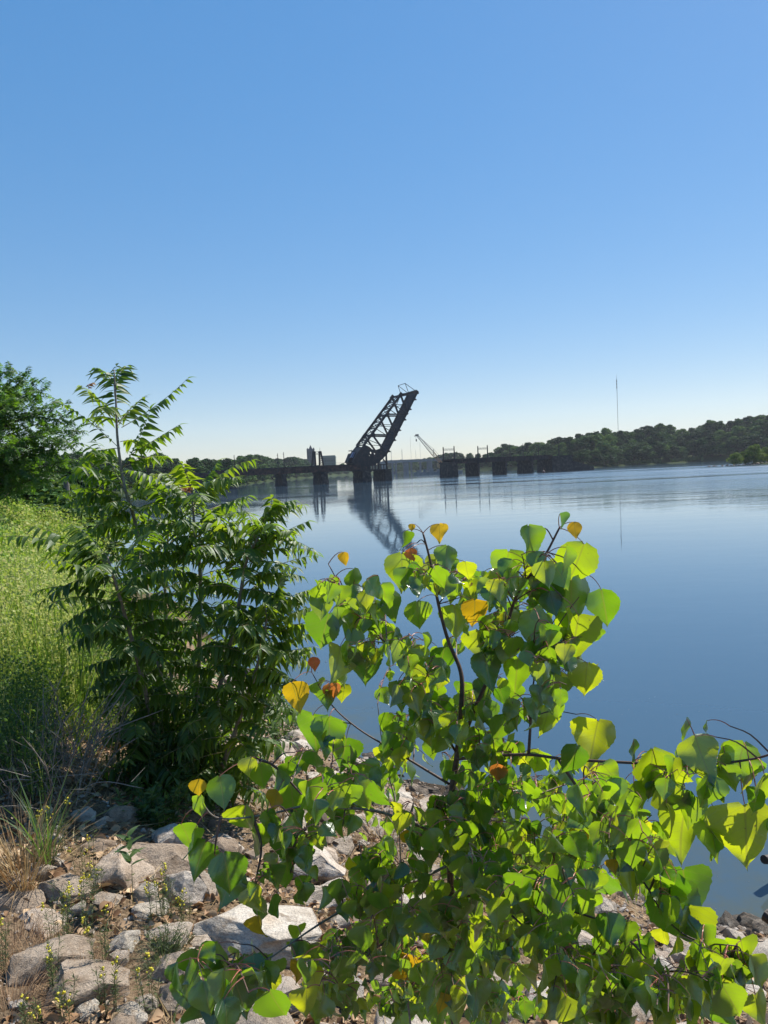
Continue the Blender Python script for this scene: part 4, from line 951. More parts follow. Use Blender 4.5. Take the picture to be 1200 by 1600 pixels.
O = sample_ground(5200, -4.5, 5.5, 2.2, 15, lambda x, y, s: (s > -.15) & (s < 4.2) & (np.abs(x) < .62 * y + .4) & (x > -.2 * y - .35)); n = len(O)
me = scatter_mesh('rubble_chips', PB, rng.integers(0, 4, n), O, rand_dirs(n) * [1, 1, .5], rand_dirs(n, 1), np.exp(rng.normal(math.log(.055), .45, n)), smooth=False)
tag(link('rubble_chips', me, M['chips']), 'broken brown stone rubble covering the slope to the water', 'rubble', kind='stuff')
DL = []
for k in range(4):
    st = np.random.default_rng(k); c = st.uniform(.3, .9); V_ = []
    for t, w_ in ((0, .06), (.2, .34), (.45, .36), (.75, .2), (1, .01)):
        z = math.sin(t * 3) * .18 * c
        for y_ in (-1, 0, 1): V_.append((t - .5, y_ * w_ * math.cos(c), z + abs(y_) * w_ * math.sin(c) * 1.1))
    DL.append(Tpl(V_, [(3 * i + j, 3 * i + j + 1, 3 * i + j + 4, 3 * i + j + 3) for i in range(4) for j in range(2)]))
O = sample_ground(6500, -3.5, 3.5, 1.6, 11, lambda x, y, s: near(x, y, s) & (s > .8) & (vnoise(x, y, 2.3, 5) > .42)); n = len(O); O[:, 2] += .012
me = scatter_mesh('leaf_litter', DL, rng.integers(0, 4, n), O, rand_dirs(n) * [1, 1, .35], rand_dirs(n, 1.5), rng.uniform(.025, .075, n))
tag(link('leaf_litter', me, M['litter']), 'dead brown leaves lying between the rocks', 'litter', kind='stuff')
def blade(bend=.35, w_=.02, seg=5):
    V_, F_2 = [], []
    for i in range(seg + 1):
        t = i / seg; ww = w_ * (1 - t ** 1.5) + .001
        V_ += [(t * (1 - .25 * bend * t), -ww, bend * t * t), (t * (1 - .25 * bend * t), ww, bend * t * t)]
        if i: F_2.append((2 * i - 2, 2 * i - 1, 2 * i + 1, 2 * i))
    return Tpl(V_, F_2)
BL = [blade(.1), blade(.3), blade(.55), blade(.8)]
O = sample_ground(5200, -3.5, 3, 1.6, 9, lambda x, y, s: near(x, y, s) & (s > 1) & (vnoise(x, y, 1.9, 8) > .5)); n = len(O); O[:, 2] += .015
me = scatter_mesh('straw_litter', BL[:2], rng.integers(0, 2, n), O, rand_dirs(n) * [1, 1, .15], rand_dirs(n, 1.5), rng.uniform(.06, .2, n), wscale=.7)
tag(link('straw_litter', me, M['straw']), 'dry straw and twigs scattered over the soil', 'litter', kind='stuff')

O = []
while len(O) < 1500:
    px_ = random.choice((random.uniform(965, 1120), random.uniform(1010, 1100))); t_ = shoreD(px_) + random.uniform(1, 5); p = at(px_, t_)
    if vnoise(np.array([px_ * 1.0]), np.array([0.0]), .08, 2)[0] > .4: O.append((p[0], p[1], hz(p[0], p[1])))
n = len(O); me = scatter_mesh('marsh_grass', BL[1:], rng.integers(0, 3, n), O, rng.normal(size=(n, 3)) * .3 + [0, 0, 1], rand_dirs(n), rng.uniform(.9, 1.9, n), wscale=9)
tag(link('marsh_grass', me, M['marsh']), 'thin strip of light green marsh grass along the right shore', 'grass', kind='stuff')
def tuft(name, base, n, L, spread, mat, label, cat, group=None, rad_=.05, wsc=1.0, tint=None, up=.9, tpls=None):
    """a tuft of grass blades: one mesh, one thing"""
    base = np.asarray(base, float); a = rng.uniform(0, 6.283, n); out = np.stack([np.cos(a), np.sin(a), 0 * a], -1)
    O = out * (rng.random(n) ** .5 * rad_)[:, None]; X = norm(out * (rng.random(n)[:, None] * spread) + [0, 0, up] + rng.normal(size=(n, 3)) * .08)
    me = scatter_mesh(name, tpls or BL, rng.integers(0, len(tpls or BL), n), O, X, out + 1e-3, L * rng.uniform(.45, 1.05, n), tint if tint is not None else rng.random(n), wscale=wsc)
    o = link(name, me, mat); o.location = tuple(base); tag(o, label, cat, group); return o
gpt = lambda x, y: hit(x, y)[0]
tuft('dry_grass_tuft', gpt(40, 1385), 220, .42, .6, M['straw'], 'tall straw-coloured dry grass tuft leaning over the rocks near the photo edge', 'grass tuft', wsc=.35, rad_=.09)
tuft('green_grass_tuft', gpt(75, 1352), 36, .56, .3, M['weed_green'], 'tall green grass tuft rising beside the dry tuft', 'grass tuft', wsc=.45, rad_=.05)
tuft('green_grass_tuft', gpt(255, 1500), 160, .14, .9, M['weed_bluish'], 'fine grey-green grass tuft in front of the white-topped rock', 'grass tuft', wsc=.4, rad_=.06)
for x, y, lb in ((40, 1545, 'rusty brown dry grass clump at the lower corner'), (75, 1500, 'rusty brown dry grass clump below the pale rounded rock'), (15, 1590, 'rusty brown dry grass clump at the very corner'), (130, 1560, 'sparse rusty grass clump among gravel'), (20, 1490, 'rusty grass clump at the photo edge below the slab')):
    tuft('dry_grass_clump', gpt(x, y), 300, .13, 1.3, M['rust_grass'], lb, 'grass tuft', 'rusty dry grass clumps', wsc=.5, rad_=.14)
tuft('dry_grass_clump', gpt(440, 1290), 120, .3, .9, M['straw'], 'dry straw clump between the saplings and the poplar', 'grass tuft', wsc=.5, rad_=.15)
tuft('dry_grass_clump', gpt(600, 1320), 160, .3, .8, M['straw'], 'dry straw clump hidden behind the poplar', 'grass tuft', wsc=.5, rad_=.2)

# toadflax with yellow flowers -------------------------------------------------
NAR = Tpl([(0, 0, 0), (.5, -.06, .05), (.5, .06, .05), (1, 0, -.05)], [(0, 1, 3), (0, 3, 2)])
FL = Tpl([(-.5, 0, 0), (0, -.4, .1), (.5, 0, 0), (0, .4, .1), (0, 0, .5), (0, 0, -.4)], [(0, 1, 4), (1, 2, 4), (2, 3, 4), (3, 0, 4), (1, 0, 5), (2, 1, 5), (3, 2, 5), (0, 3, 5)])
def stemmed(name, base, h, nst, label, cat, group, leafmat, nleaf=60, leafL=.03, lean=.15, flower=0, fsize=.014, srad=.0013, rad_=.03, stemmat='stem_green', tpl=None, leaf_w=1.0, tint=None):
    r = empty(name, base); tag(r, label, cat, group); b = MB(); LO, LX, FO = [], [], []; heads = []
    for k in range(nst):
        a = random.uniform(0, 6.28); rr = random.uniform(0, rad_); hh = h * random.uniform(.6, 1.05); ln = random.uniform(0, lean)
        p0 = np.array([rr * math.cos(a), rr * math.sin(a), -.02]); p1 = p0 + [ln * hh * math.cos(a) * .4, ln * hh * math.sin(a) * .4, hh * .55]; p2 = p0 + [ln * hh * math.cos(a), ln * hh * math.sin(a), hh]
        pts = smooth_path([p0, p1, p2], 4); b.tube(pts, list(np.linspace(srad * 1.4, srad * .6, len(pts))), 4, False)
        m = max(3, int(nleaf / nst)); t = rng.random(m) ** .8 * .9 + .05
        for tt in t:
            q = p0 + (p1 - p0) * min(1, tt * 2) + (p2 - p1) * max(0, tt * 2 - 1); LO.append(q); aa = random.uniform(0, 6.28); LX.append((math.cos(aa), math.sin(aa), random.uniform(.1, 1.2)))
        if flower and k % 2 == 0 or flower and nst < 3:
            heads.append([p2 + [random.gauss(0, .007), random.gauss(0, .007), -j * .006] for j in range(flower)])
    b.build('stem', M[stemmat], r, world=False)
    n = len(LO); link('leaves', scatter_mesh('leaves', [tpl or NAR], np.zeros(n, int), LO, LX, rand_dirs(n, 1), leafL * rng.uniform(.6, 1.2, n), tint=None if tint is None else np.clip(tint + rng.normal(size=n) * .15, 0, 1), wscale=leaf_w), leafmat, r, False)
    for FO in heads:
        n = len(FO); link('flower_head', scatter_mesh('flower_head', [FL], np.zeros(n, int), FO, rand_dirs(n), rand_dirs(n), fsize * rng.uniform(.8, 1.3, n)), M['flower'], r, False)
    return r
TF = [(250, 1440, .26, 'two-stemmed toadflax with yellow flowers right of the seedling'), (262, 1436, .28, 'taller yellow toadflax between the tan boulder and the grey rocks'), (285, 1440, .16, 'low toadflax with one yellow head beside the tan boulder'),
      (95, 1490, .34, 'tall toadflax with yellow heads in front of the pale rounded rock'), (112, 1500, .32, 'toadflax with yellow heads just right of the tallest one'), (135, 1470, .34, 'slender toadflax rising before the dry-needle stone'), (165, 1540, .34, 'slender toadflax spike in front of the small tan stone'),
      (86, 1560, .28, 'toadflax with a bright yellow head over the gravel'), (5, 1520, .26, 'toadflax at the photo edge with a yellow head'), (105, 1600, .2, 'toadflax near the bottom edge with yellow heads'), (50, 1610, .14, 'low pale yellow toadflax at the bottom edge'),
      (165, 1590, .22, 'toadflax left of the pinkish bottom rock'), (240, 1590, .26, 'green toadflax spike beside the speckled rock'), (90, 1330, .30, 'yellow-topped stem by the shade, right of the dry tuft'), (78, 1322, .28, 'yellow-topped stem nearest the green tuft'), (135, 1380, .30, 'feathery toadflax above the dry-needle stone'), (150, 1400, .24, 'feathery toadflax left of the seedling')]
for x, y, h, lb in TF:
    stemmed('yellow_toadflax', gpt(x, y), h * random.uniform(.9, 1.1), 6, lb, 'wildflower', 'yellow-flowered weeds among the rocks', M['weed_bluish'], nleaf=200, leafL=.026, flower=5, fsize=.012, rad_=.045)
tf = [(255, 1490, .13, 'bushy flowerless toadflax before the white-topped rock'), (272, 1482, .12, 'second bushy flowerless toadflax before the white-topped rock')]
for x, y, h, lb in tf: stemmed('toadflax_bush', gpt(x, y), h, 22, lb, 'wildflower', 'bushy toadflax', M['weed_bluish'], nleaf=420, leafL=.026, rad_=.05, lean=.7)
# green seedling with broad lance leaves
LANCE = None
def lance(wid=.16, fold=.35, droop=.25, seg=6, peak=.35):
    V_, F_2 = [], []
    for i in range(seg + 1):
        t = i / seg; ww = wid * (t / peak) ** .7 * math.exp(.7 * (1 - (t / peak) ** 1.0)) if t > 0 else .012
        ww = max(.004, ww * (1 - t ** 3)); z = -droop * t * t
        V_ += [(t, -ww, z + fold * ww), (t, 0, z), (t, ww, z + fold * ww)]
        if i: o = 3 * i; F_2 += [(o - 3, o - 2, o + 1, o), (o - 2, o - 1, o + 2, o + 1)]
    return Tpl(V_, F_2)
LN = [lance(.17, .3, .2), lance(.19, .5, .35), lance(.16, .2, .1), lance(.18, .4, .5)]
r = stemmed('green_seedling', gpt(208, 1418), .34, 1, 'small bright green seedling with broad leaves in front of the pointed boulder', 'seedling', None, M['weed_green'], nleaf=4, leafL=.05, lean=.05, srad=.002, rad_=.0)
n = 12; O = [(0, 0, .2 + .013 * k) for k in range(n)]; X = [(math.cos(2.4 * k), math.sin(2.4 * k), .7) for k in range(n)]
link('top_leaves', scatter_mesh('top_leaves', LN, np.arange(n) % 4, O, X, np.tile([0, 0, 1.0], (n, 1)), .085), M['weed_green'], r, False)

# ------------------------------------------------------------------ tall weeds on the left bank
def weed_field(name, N, d0, d1, px0, px1, hmin, hmax, nl, lsz, mat, label, tint0=.45, cond=None, stems=True):
    d = np.sqrt(rng.uniform(d0 ** 1.3, d1 ** 1.3, N * 3)) if False else (rng.uniform(d0 ** 1.4, d1 ** 1.4, N * 3)) ** (1 / 1.4)
    px = rng.uniform(px0, px1, N * 3); x = (px - 600) / FPX * d; y = d
    s = sdist(x, y); m = s > .25
    if cond is not None: m &= cond(px, d, s)
    x, y, px = x[m][:N], y[m][:N], px[m][:N]; z = H(x, y); n = len(x)
    h = rng.uniform(hmin, hmax, n) * (.55 + .75 * vnoise(x, y, .8, 4) + .15 * vnoise(x, y, 3.1, 6)); a = rng.uniform(0, 6.28, n); ln = rng.uniform(0, .3, n) * h
    B0 = np.stack([x, y, z], -1); B1 = B0 + np.stack([ln * np.cos(a), ln * np.sin(a), h], -1)
    t = rng.random((n, nl)) ** .6; top = t > .62
    O = B0[:, None] + (B1 - B0)[:, None] * t[..., None] + rng.normal(size=(n, nl, 3)) * (.05 + .035 * (1 - t[..., None])) * h[:, None, None]
    O = O.reshape(-1, 3); X = norm(rng.normal(size=O.shape) + [0, 0, .5])
    pt = np.repeat(np.clip(tint0 + (vnoise(x, y, .5, 9) - .5) * .8 + rng.normal(size=n) * .17, 0, 1), nl) + .18 * (top.ravel()) + rng.normal(size=n * nl) * .08
    dist = np.repeat(y, nl); S = lsz * rng.uniform(.5, 1.4, n * nl) * np.clip(dist / 9, .75, 2.2)
    me = scatter_mesh(name, [KITE, NAR], (rng.random(len(O)) < .35).astype(int), O, X, rand_dirs(len(O), .6), S, np.clip(pt, 0, 1), smooth=False)
    tag(link(name, me, mat), label, 'weeds', kind='stuff')
    if stems:
        me = scatter_mesh(name + '_stalks', [blade(.15, .006, 3)], np.zeros(n, int), B0, B1 - B0, rand_dirs(n), h, np.clip(rng.random(n), 0, 1)); tag(link(name + '_stalks', me, M['weed']), 'dry stalks of the tall weeds', 'weeds', kind='stuff')
weed_field('tall_weeds', 6000, 6.0, 27, -160, 142, .9, 1.42, 50, .040, M['weed'], 'tall yellow-green flowering weeds covering the left bank', .42, cond=lambda px, d, s: px < 150 - 10 * np.clip(9 - d, 0, 9))
weed_field('green_weeds', 900, 6.6, 13, 90, 235, .45, .95, 40, .045, M['weed_green'], 'bright green weeds behind the sapling bushes', .6)
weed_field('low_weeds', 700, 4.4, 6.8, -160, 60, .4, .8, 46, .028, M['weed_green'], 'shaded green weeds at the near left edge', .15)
# dry brush
r = empty('dry_brush', gpt(60, 1240)); tag(r, 'tangled dry brown twigs of brush at the left edge in shade', 'brush'); b = MB()
for k in range(150):
    a = random.uniform(0, 6.28); L = random.uniform(.3, .85); s0 = np.array([random.uniform(-.45, .35), random.uniform(-.3, .5), 0]); el = random.uniform(.5, 1.4)
    d = np.array([math.cos(a) * math.cos(el), math.sin(a) * math.cos(el), math.sin(el)]); e = s0 + d * L + np.array([random.gauss(0, .1), random.gauss(0, .1), -random.random() * .25 * L])
    b.tube(smooth_path([s0, (s0 + e) / 2 + np.array([0, 0, .1 * L]), e], 4), [.003] * 8 + [.001], 4, False)
    for j in range(3):
        q = s0 + (e - s0) * random.uniform(.3, .9) + np.array([0, 0, .06 * L]); b.tube([q, q + norm(np.random.default_rng(k * 9 + j).normal(size=3) + [0, 0, .6]) * random.uniform(.06, .2)], [.0016, .0007], 3, False)
b.build('twigs', M['bark_grey'], r, world=False)
# mugwort plants before the saplings
for k, (x, y, h, lb) in enumerate(((215, 1235, .75, 'leafy mugwort plant left in front of the sapling stems'), (255, 1245, .85, 'leafy mugwort plant centred below the sapling leaves'), (330, 1250, .6, 'leafy weed at the foot of the saplings, nearest the poplar'), (395, 1230, .5, 'weed at the right foot of the saplings'),
                                      (440, 1160, .45, 'bright weed on the bank edge above the rubble'), (455, 1130, .4, 'low bright weed at the top of the rubble slope'), (425, 1120, .55, 'weed between the saplings and the water'), (290, 1255, .55, 'weed in the deep shade of the saplings'), (235, 1290, .28, 'small bluish weed at the shade edge'), (258, 1298, .3, 'bluish weed spike beside the pale block'))):
    stemmed('mugwort', gpt(x, y), h, 16, lb, 'weed', 'leafy weeds around the saplings', M['weed_green'], nleaf=520, leafL=.06, lean=.45, srad=.002, rad_=.13, tpl=LN[0], leaf_w=.9, tint=.35 + .4 * (k % 3 == 2) + (.3 if 5 <= k <= 7 else 0))
# logs at the waterline
for x, y, ln, a, rr, lb in ((1200, 1412, .8, .5, .05, 'black wet log end poking in over the water at the right edge'), (1206, 1480, .7, -.9, .055, 'second black wet log at the right edge, just above the silt')):
    p = hit(x, y)[0]; p[2] = max(p[2], .02) + .22; d = np.array([math.cos(a), math.sin(a), -.35]); b = MB()
    b.tube(smooth_path([p - d * .05, p + d * ln * .5 + UPV * .02, p + d * ln], 4), [rr * .85] + [rr] * 8, 10); tag(b.build('driftwood_log', M['log'], smooth=False), lb, 'log')

# ------------------------------------------------------------------ feathery sapling bushes
def bez(a, c, e, t): t = np.asarray(t)[:, None]; return a * (1 - t) ** 2 + 2 * c * t * (1 - t) + e * t * t
class Fronds:
    def __init__(s): s.O, s.X, s.N, s.S, s.T, s.b = [], [], [], [], [], MB()
    def add(s, a, e, rise=.2, npair=11, ll=.11, tint=.5, droop=.4, rad_=.0035):
        a = np.asarray(a, float); e = np.asarray(e, float); L = np.linalg.norm(e - a); c = (a + e) / 2 + UPV * rise * L * 1.6 + rng.normal(size=3) * [.07, .07, .02] * L
        t = np.linspace(.16, .98, npair); p = bez(a, c, e, t); tg = norm(bez(a, c, e, np.minimum(t + .03, 1.05)) - p)
        sd = norm(np.cross(tg, UPV + 1e-3)); up = np.cross(sd, tg)
        prof = np.clip(1.25 * np.sin(np.pi * (.18 + .70 * t)) ** .6, .3, 1.2)
        for sg in (-1, 1):
            jit = rng.normal(size=(npair, 3)) * .10
            X = norm(sd * sg * 1.0 + tg * .38 - UPV * droop * rng.uniform(.5, 1.4, (npair, 1)) + jit)
            ok = rng.random(npair) > .05; X = X[ok]
            s.O.append((p + tg * (rng.normal(size=(npair, 1)) * .006))[ok]); s.X.append(X); s.N.append(norm(up + jit * 2.2 + tg * .15)[ok]); s.S.append((ll * prof * rng.uniform(.75, 1.15, npair))[ok]); s.T.append(np.clip(tint + rng.normal() * .12 + rng.normal(size=npair) * .2, 0, 1)[ok])
        s.O.append(e[None]); s.X.append(norm(tg[-1:] - UPV * .2)); s.N.append(up[-1:]); s.S.append([ll * .7]); s.T.append([tint])
        q = bez(a, c, e, np.linspace(0, 1, 7)); s.b.tube(list(q), list(np.linspace(rad_, rad_ * .35, 7)), 4, False)
    def build(s, root, mat, name='fronds', mat2=None):
        O = np.concatenate(s.O); n = len(O)
        me = scatter_mesh(name, LN, rng.integers(0, 4, n), O, np.concatenate(s.X), np.concatenate(s.N), np.concatenate(s.S), np.concatenate(s.T), wscale=.86)
        link(name, me, mat, root); s.b.build(name.rstrip('s') + '_stalks', mat2 or M['rachis'], root)
base = gpt(288, 1236); tb = hit(288, 1236)[1]
STM = {
 'A': [(275, 1232, 0), (257, 1100, .1), (236, 960, .2), (212, 820, .3), (195, 762, .3), (184, 690, .3), (181, 625, .3), (178, 578, .3)],
 'B': [(300, 1234, 0), (310, 1050, -.05), (313, 900, -.1), (306, 850, -.1), (302, 800, -.05), (300, 778, -.05)],
 'C': [(312, 1238, -.1), (342, 1080, -.3), (372, 950, -.4), (384, 880, -.4), (402, 842, -.4), (414, 826, -.4)],
 'D': [(262, 1232, -.1), (222, 1060, -.4), (186, 930, -.6), (168, 870, -.65)],
 'E': [(322, 1238, -.1), (372, 1130, -.45), (408, 1020, -.6), (418, 950, -.65)],
 'G': [(282, 1238, .2), (270, 1080, .55), (258, 940, .8), (262, 850, .85), (262, 790, .85)],
}
HERO = {
 'A': [((190, 668), (293, 592), -.02, .10, .25), ((186, 655), (128, 604), .03, .22, .9), ((186, 700), (84, 622), .04, .1, .55), ((202, 712), (280, 664), .06, .0, .5), ((184, 640), (182, 572), .0, .3, .3), ((180, 640), (152, 640), .1, -.3, .75), ((183, 720), (140, 706), .12, -.3, .5),
       ((192, 752), (118, 690), .1, .2, .5), ((196, 765), (262, 740), .1, -.2, .75), ((190, 735), (235, 640), .0, -.1, .4), ((205, 790), (120, 770), .12, -.2, .5), ((205, 800), (300, 790), .12, -.35, .7), ((182, 610), (150, 575), .15, .15, .3), ((181, 605), (198, 572), .15, .15, .3), ((188, 690), (240, 700), .12, .3, .6), ((188, 700), (120, 735), .14, .2, .6), ((192, 730), (262, 715), .12, .25, .7), ((190, 740), (105, 745), .14, -.2, .5), ((196, 765), (150, 690), .05, .3, .4), ((200, 775), (275, 760), .14, .2, .7), ((200, 780), (95, 775), .15, .2, .6), ((184, 665), (225, 620), .05, .25, .5), ((184, 660), (140, 655), .12, .25, .6), ((204, 800), (140, 830), .14, -.3, .5)],
 'B': [((302, 790), (258, 742), .1, 0, .7), ((300, 775), (340, 722), .05, .1, .7), ((300, 768), (372, 748), .12, -.1, .6), ((303, 800), (370, 745), .05, .1, .65), ((303, 830), (240, 760), .08, -.2, .6), ((306, 840), (380, 800), .12, -.3, .6), ((300, 770), (285, 725), .1, -.2, .8), ((310, 880), (225, 850), .14, -.4, .3)],
 'C': [((402, 815), (458, 782), .1, 0, .35), ((395, 838), (488, 858), .14, -.1, .5), ((400, 820), (445, 790), .1, .2, .7), ((384, 870), (480, 815), .05, .1, .6), ((384, 862), (330, 800), .08, -.2, .6), ((378, 905), (470, 900), .12, 0, .65), ((374, 930), (476, 950), .14, -.1, .65), ((372, 945), (450, 985), .12, .2, .5), ((380, 880), (300, 860), .14, -.4, .3), ((402, 830), (425, 778), .05, -.1, .7), ((404, 840), (462, 830), .12, .2, .7), ((395, 860), (340, 830), .1, .2, .6)],
 'D': [((186, 900), (50, 822), .08, -.1, .2), ((176, 880), (2, 838), .1, -.2, .15), ((190, 905), (68, 938), .18, -.2, .1), ((200, 940), (95, 980), .15, -.3, .15), ((168, 870), (112, 820), .1, .1, .3), ((180, 890), (240, 830), .1, -.2, .3), ((205, 980), (110, 1010), .14, -.1, .2), ((210, 1010), (140, 1080), .2, -.2, .2), ((172, 880), (78, 862), .1, .2, .2)],
 'E': [((412, 990), (480, 976), .1, .1, .6), ((408, 1020), (482, 1035), .12, 0, .55), ((400, 1050), (465, 1075), .14, -.1, .4), ((416, 960), (475, 930), .1, .1, .6), ((418, 950), (440, 900), .05, 0, .5), ((395, 1065), (340, 1040), .14, -.2, .2), ((385, 1090), (440, 1120), .15, -.2, .3)],
 'G': [],
}
NR = {'A': (52, .06, .60, .56), 'B': (56, .08, .90, .50), 'C': (54, .08, .88, .48), 'D': (60, .06, .82, .46), 'E': (66, .06, .95, .42), 'G': (70, .06, .85, .52)}
LBL = {'A': 'tallest feathery-leaved sapling with its slim tip against the sky', 'B': 'middle feathery-leaved sapling of the clump with a reddish young tip', 'C': 'feathery-leaved sapling reaching right over the river', 'D': 'feathery-leaved sapling leaning left over the yellow weeds', 'E': 'shortest feathery-leaved sapling low at the right of the clump', 'G': 'feathery-leaved sapling standing behind the others in the clump'}
for key, pts in STM.items():
    W = [P(x, y, tb + dd) for x, y, dd in pts]; W[0][2] = hz(W[0][0], W[0][1]) - .05
    root = empty('feathery_sapling', W[0]); tag(root, LBL[key], 'sapling', 'clump of feathery-leaved saplings')
    path = smooth_path(W, 6); b = MB(); m = len(path); b.tube(path, [.017 * (1 - i / m) ** .8 + .004 for i in range(m)], 7); b.build('stem', M['bark_grey'], root, smooth=True)
    F = Fronds(); n, t0, t1, Lm = NR[key]
    for (sx, sy), (ex, ey), rise, dd, tint in HERO[key]:
        k = min(range(len(pts)), key=lambda i: abs(pts[i][1] - sy)); ds = tb + pts[k][2]
        F.add(P(sx, sy, ds), P(ex, ey, ds + dd), rise, 12, .118, tint, .42)
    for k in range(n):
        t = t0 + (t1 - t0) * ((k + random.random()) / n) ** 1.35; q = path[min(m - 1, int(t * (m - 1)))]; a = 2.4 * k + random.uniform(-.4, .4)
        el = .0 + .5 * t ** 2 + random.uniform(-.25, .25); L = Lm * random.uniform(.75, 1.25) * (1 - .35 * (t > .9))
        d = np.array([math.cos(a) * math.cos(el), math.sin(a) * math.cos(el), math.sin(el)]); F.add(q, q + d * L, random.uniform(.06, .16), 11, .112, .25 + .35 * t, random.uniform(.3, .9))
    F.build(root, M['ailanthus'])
    if key in 'AB':
        F = Fronds(); z = (138, 608) if key == 'A' else (291, 770)
        for k in range(2 if key == 'A' else 6):
            q = P(z[0], z[1], tb + .2); a = k * 1.1; F.add(q, q + np.array([math.cos(a) * .08 - .03, math.sin(a) * .05, .05]), .2, 6, .035, .5, .3, .0015)
        F.build(root, M['ailanthus_red'], 'young_red_leaves', M['stem_red'])

# ------------------------------------------------------------------ young feathery tree at the left edge
D = 19.0; bp_ = at(-35, D); bp_[2] = hz(bp_[0], bp_[1]) - .1
root = empty('locust_tree', bp_); tag(root, 'dark green feathery young tree filling the left edge above the weeds', 'tree')
b = MB(); tipz = P(-30, 640, D); b.tube(smooth_path([bp_, bp_ + [.1, 0, 1.5], tipz], 5), list(np.linspace(.12, .03, 11)), 8); b.build('trunk', M['bark_dark'], root, smooth=True)
F = Fronds(); b = MB()
tips = [(65, 612, 0), (45, 600, .4), (8, 580, .2), (30, 588, -.3), (108, 652, 0), (118, 672, .3), (92, 700, -.3), (122, 718, .2), (62, 680, -.6), (20, 640, -.8), (-10, 600, 0), (85, 640, -.2), (50, 650, .6), (100, 735, 0), (70, 745, -.5), (30, 740, -.7), (20, 700, -.9), (0, 670, -1), (55, 715, .8), (90, 675, .9), (10, 620, .8), (40, 625, -.4), (110, 690, -.5)]
for k in range(46): tips.append((random.uniform(-190, 60), random.uniform(585, 760), random.uniform(-1.6, 1.8)))
for k, (x, y, dd) in enumerate(tips):
    e = P(x, y, D + dd); s0 = bp_ + (tipz - bp_) * min(.95, max(.15, (e[2] - .7 - bp_[2]) / (tipz[2] - bp_[2]))); c = (s0 + e) / 2 + UPV * .25
    q = bez(s0, c, e, np.linspace(0, 1, 9)); b.tube(list(q), list(np.linspace(.028, .006, 9)), 5, False); L = np.linalg.norm(e - s0); m = int(16 * L) + 12
    for j in range(m):
        t = random.uniform(.25, 1.0) if j > 3 else 1.0; p0 = bez(s0, c, e, [t])[0] + rng.normal(size=3) * .07; d = norm(norm(e - s0) * .55 + rng.normal(size=3) * .75 + [0, 0, -.05]); F.add(p0, p0 + d * random.uniform(.24, .40), .14, 8, .098, .15 + .6 * random.random() ** 1.5, .35, .003)
b.build('branches', M['bark_dark'], root); F.build(root, M['locust'], 'foliage_sprays')

# ------------------------------------------------------------------ the poplar sapling in front
def poplar_leaf(seed):
    st = np.random.default_rng(seed); V_, F_2, UV = [], [], []; wsc = st.uniform(.76, 1.0)
    T0_ = [0, .03, .08, .15, .24, .34, .45, .56, .66, .76, .85, .93, 1.0]
    W0_ = [.03, .26, .40, .475, .505, .485, .43, .355, .27, .185, .11, .045, .002]
    T_ = list(np.concatenate([[0, .015, .04, .07, .11, .155, .2, .25], np.linspace(.3, 1, 15)]))
    pk = st.uniform(.2, .3); Wd = [.5 * math.sqrt(max(0, 1 - ((pk - t) / pk) ** 2)) ** .8 * (.25 + .75 * min(1, t / .06)) if t < pk else .5 * max(0, math.cos(math.pi / 2 * (t - pk) / (1 - pk))) ** 1.45 for t in T_]; Wd[0] = .05; Wd[-1] = .002
    Wd = [v * st.uniform(.76, .96) for v in Wd[:1] * 0 + Wd] if False else [v * wsc for v in Wd]; fold = st.uniform(-.1, .7); curl = st.uniform(-.7, .45); wave = st.uniform(.02, .06); ph = st.uniform(0, 6); tw = st.uniform(-.5, .5); asym = st.uniform(.9, 1.1)
    for i, (t, w_) in enumerate(zip(T_, Wd)):
        for c in (-1, -.55, 0, .55, 1):
            serr = 1 + (.03 if i % 2 else -.02) * (abs(c) == 1) * (1 + .5 * st.normal())
            y = c * w_ * serr * (asym if c > 0 else 1 / asym); back = -.05 * (abs(c) ** 1.5) * max(0, 1 - t * 5)
            x = t + back + st.normal() * .004; z = fold * abs(y) + curl * (t - .1) ** 2 * .6 + wave * math.sin(ph + t * 11 + c * 2) * abs(c)
            yy = y * math.cos(tw * t) - z * math.sin(tw * t); zz = y * math.sin(tw * t) + z * math.cos(tw * t)
            V_.append((x, yy, zz)); UV.append((t, y))
        if i:
            o = 5 * i
            for j in range(4): F_2.append((o - 5 + j, o - 4 + j, o + j + 1, o + j))
    return Tpl(V_, F_2, UV)
PLF = [poplar_leaf(k) for k in range(14)]
PD = 1.75
def pp(l): return [P(x, y, PD + d) for x, y, d in l]
ground_p = P(711, 1600, 1.82); ground_p[2] = hz(ground_p[0], ground_p[1]) - .05
